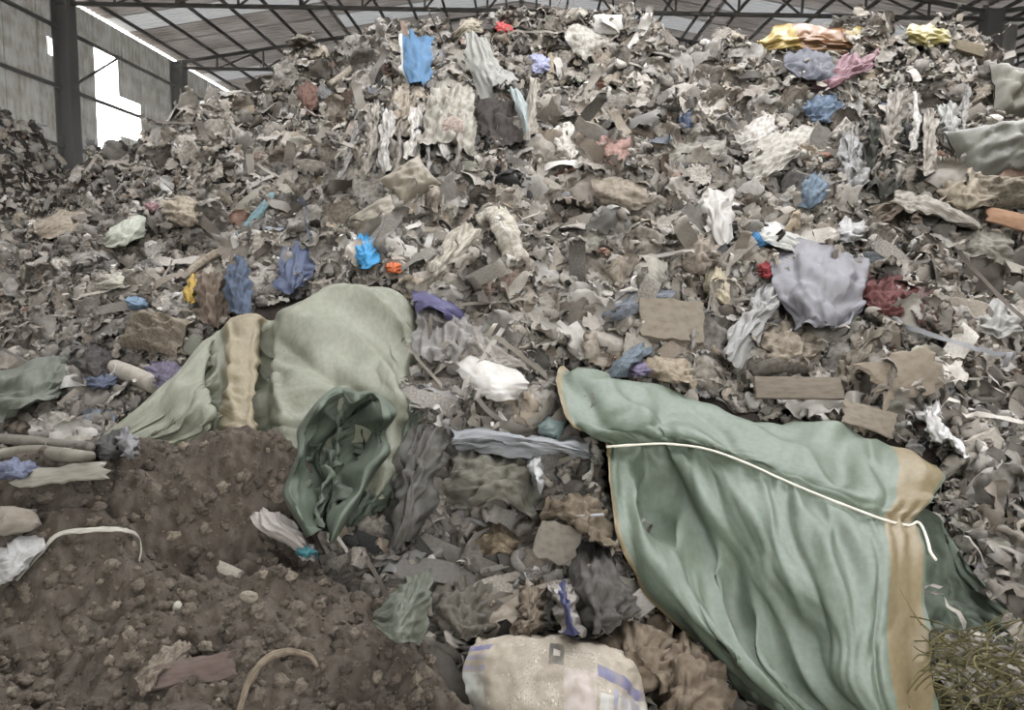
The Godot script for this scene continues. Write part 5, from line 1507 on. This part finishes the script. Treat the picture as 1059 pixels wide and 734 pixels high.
var cover := [
	PackedVector2Array([Vector2(570, 376), Vector2(680, 398), Vector2(800, 432), Vector2(910, 448), Vector2(980, 475), Vector2(970, 540), Vector2(1040, 630), Vector2(1050, 665), Vector2(968, 670), Vector2(970, 790), Vector2(770, 790), Vector2(740, 690), Vector2(655, 620), Vector2(625, 540), Vector2(622, 470), Vector2(585, 440)]),
	PackedVector2Array([Vector2(100, 470), Vector2(210, 350), Vector2(240, 325), Vector2(320, 305), Vector2(380, 292), Vector2(415, 298), Vector2(436, 335), Vector2(425, 420), Vector2(440, 450), Vector2(400, 520), Vector2(340, 560), Vector2(300, 540), Vector2(300, 480)]),
	PackedVector2Array([Vector2(480, 665), Vector2(560, 655), Vector2(640, 665), Vector2(672, 690), Vector2(672, 790), Vector2(480, 790)])]

func build_scatter():
	build_kinds()
	var g := RandomNumberGenerator.new()
	g.seed = 77
	var lists := {}
	var cols := {}
	for k in kinds:
		for i in kinds[k].size():
			lists["%s %d" % [k, i]] = []
			cols["%s %d" % [k, i]] = []
	var n := 0
	for it in 56000:
		var p: Vector3
		if it < 40000:
			var u := g.randf_range(-120, 1180); var y := g.randf_range(10, 800)
			p = hit(u, y)
			if p.y > hh(p.x, -p.z) + 0.2: continue
		else:
			var x := g.randf_range(-10.2, 12.5); var d := g.randf_range(1.2, 15.5)
			p = Vector3(x, hh(x, d), -d)
			if p.y < 0.1 and g.randf() < 0.7: continue
		if in_soil(p) or under_sack(p, 0.0): continue
		var q := pix(p)
		var r := g.randf()
		var fine := clampf((360.0 - q.x) / 200.0, 0.0, 1.0) * clampf((q.y - 120.0) / 80.0, 0.0, 1.0)
		var k := "rag"
		if r < 0.20: k = "rag"
		elif r < 0.34: k = "flap"
		elif r < 0.47: k = "film"
		elif r < 0.66: k = "strip"
		elif r < 0.74: k = "strand"
		elif r < 0.80: k = "board"
		elif r < 0.81: k = "bag"
		else: k = "lump"
		if fine > 0.3 and g.randf() < 0.35 * fine: k = "lump"
		var size := (0.075 + 0.13 * pow(g.randf(), 2.0) + (0.16 if g.randf() < 0.07 else 0.0)) * lerpf(1.0, 0.8, fine)
		if k == "strip": size *= 1.5
		if size > 0.15 and under_sack(p, 14.0): continue
		if k == "strand": size *= 2.4
		if k == "lump": size *= 0.7
		var up := slope(p.x, -p.z)
		up = (up + Vector3(0, 0, 0.4)).normalized()
		var t := place(p + up * size * g.randf_range(-0.15, 0.25), up, g, size, 0.55)
		var key := "%s %d" % [k, g.randi_range(0, kinds[k].size() - 1)]
		lists[key].append(t)
		var c: Color = dusty(TONES[pick_tone(g)][0], g)
		if k == "lump": c = lin(Color(0.44, 0.425, 0.405)) if g.randf() < 0.75 else c
		cols[key].append(c)
		n += 1
	var say := {"rag": ["loose_rags", "countless small dusty rags and cloth shreds covering the heap"], "flap": ["loose_flaps", "countless small bent sheets and flaps covering the heap"], "film": ["plastic_scraps", "countless small crumpled plastic film scraps covering the heap"], "strip": ["shredded_strips", "countless shredded strips and tapes strewn over the heap"],
		"board": ["board_fragments", "countless small torn board fragments strewn over the heap"], "bag": ["small_pouches", "countless small stuffed pouches among the waste"], "strand": ["loose_fibres", "countless thin fibres and strings trailing over the heap"], "lump": ["crumbs", "crumbs and small clods filling the gaps of the heap"]}
	for k in kinds:
		var root := thing(say[k][0], say[k][1], {"rag": "rags", "flap": "flaps", "film": "plastic scraps", "strip": "strips", "board": "fragments", "bag": "pouches", "strand": "fibres", "lump": "crumbs"}[k], Vector3.ZERO, "", "stuff")
		var m := loose(k, film_tex, 0.5 if k == "film" else 0.95, 0.15 if k == "film" else 0.0)
		for i in kinds[k].size():
			var key := "%s %d" % [k, i]
			var mm := MultiMesh.new()
			mm.transform_format = MultiMesh.TRANSFORM_3D
			mm.use_colors = true
			mm.mesh = kinds[k][i]
			mm.instance_count = lists[key].size()
			for q in lists[key].size():
				mm.set_instance_transform(q, lists[key][q])
				mm.set_instance_color(q, cols[key][q])
			var o := MultiMeshInstance3D.new()
			o.name = {"rag": "rag_spread", "flap": "flap_spread", "film": "film_spread", "strip": "strip_spread", "board": "board_spread", "bag": "pouch_spread", "strand": "fibre_spread", "lump": "crumb_spread"}[k]
			o.multimesh = mm
			o.material_override = m
			o.set_meta("kind", "stuff")
			root.add_child(o, true)
	build_individuals()


# the pieces that show largest, each a thing of its own, told apart by the nearest landmark
func build_individuals():
	var wide := []
	for s in cover: wide.append(Geometry2D.offset_polygon(s, 16.0)[0])
	var g := RandomNumberGenerator.new()
	g.seed = 123
	var spots: Array[Vector2] = []
	var rows := []
	var tries := 0
	while rows.size() < 700 and tries < 40000:
		tries += 1
		var q := Vector2(g.randf_range(-5, 1064), g.randf_range(28, 738))
		var bad := false
		for t in taken:
			if t.grow(3.0).has_point(q): bad = true; break
		if bad: continue
		for s in wide:
			if Geometry2D.is_point_in_polygon(q, s): bad = true; break
		if bad: continue
		var gap := 12.0 + q.y * 0.022
		for s in spots:
			if s.distance_squared_to(q) < gap * gap: bad = true; break
		if bad: continue
		var p := hit(q.x, q.y)
		if p.y > hh(p.x, -p.z) + 0.1 or in_soil(p): continue
		spots.append(q)
		var r := g.randf()
		var k := "rag"
		if r < 0.26: k = "rag"
		elif r < 0.56: k = "flap"
		elif r < 0.72: k = "film"
		elif r < 0.86: k = "strip"
		else: k = "board"
		var tone := pick_tone(g)
		var size := g.randf_range(0.17, 0.34) * (1.0 + 0.5 * pow(g.randf(), 4.0))
		if k == "strip": size *= 1.5
		var fine := clampf((360.0 - q.x) / 200.0, 0.0, 1.0) * clampf((q.y - 120.0) / 80.0, 0.0, 1.0)
		size *= lerpf(1.0, 0.75, fine)
		var up := slope(p.x, -p.z)
		up = (up + Vector3(0, 0.1, 0.5)).normalized()
		var tr := place(p + up * size * 0.22, up, g, size, 0.5)
		var best: Array = anchors[0]
		for a in anchors:
			if a[0].distance_squared_to(q) < best[0].distance_squared_to(q): best = a
		var d: Vector2 = q - best[0]
		var rel := ("right of" if d.x > 0 else "left of") if absf(d.x) > absf(d.y) else ("below" if d.y > 0 else "above")
		rows.append([d.length(), k, tone, rel, best[1], tr, g.randi_range(0, kinds[k].size() - 1)])
	rows.sort_custom(func(a, b): return a[0] < b[0])
	var nouns := {"rag": ["crumpled_rag", "crumpled %s rag", "rag"], "flap": ["bent_sheet", "bent %s sheet", "sheet"], "film": ["film_scrap", "scrunched %s film", "film"], "strip": ["torn_strip", "torn %s strip", "strip"], "board": ["board_fragment", "broken %s board", "board"]}
	var groups := {"rag": "crumpled rags on the heap", "flap": "bent sheets on the heap", "film": "scrunched film on the heap", "strip": "torn strips on the heap", "board": "broken boards on the heap"}
	var seen := {}
	for r in rows:
		var k: String = r[1]
		var c: Color = TONES[r[2]][0]
		var o := part(nouns[k][0], kinds[k][r[6]], stuff_mat(c.lerp(Color(0.59, 0.567, 0.53), 0.45), {"film": "film", "board": "card"}.get(k, "cloth")), self, r[5])
		var key := "%s|%s|%s|%s" % [k, r[2], r[3], r[4]]
		seen[key] = seen.get(key, 0) + 1
		var which: String = ["", "second ", "third ", "fourth ", "fifth ", "sixth ", "seventh "][mini(seen[key] - 1, 6)]
		tag(o, "%s%s %s %s" % [which, nouns[k][1] % r[2], r[3], r[4]], nouns[k][2], groups[k])
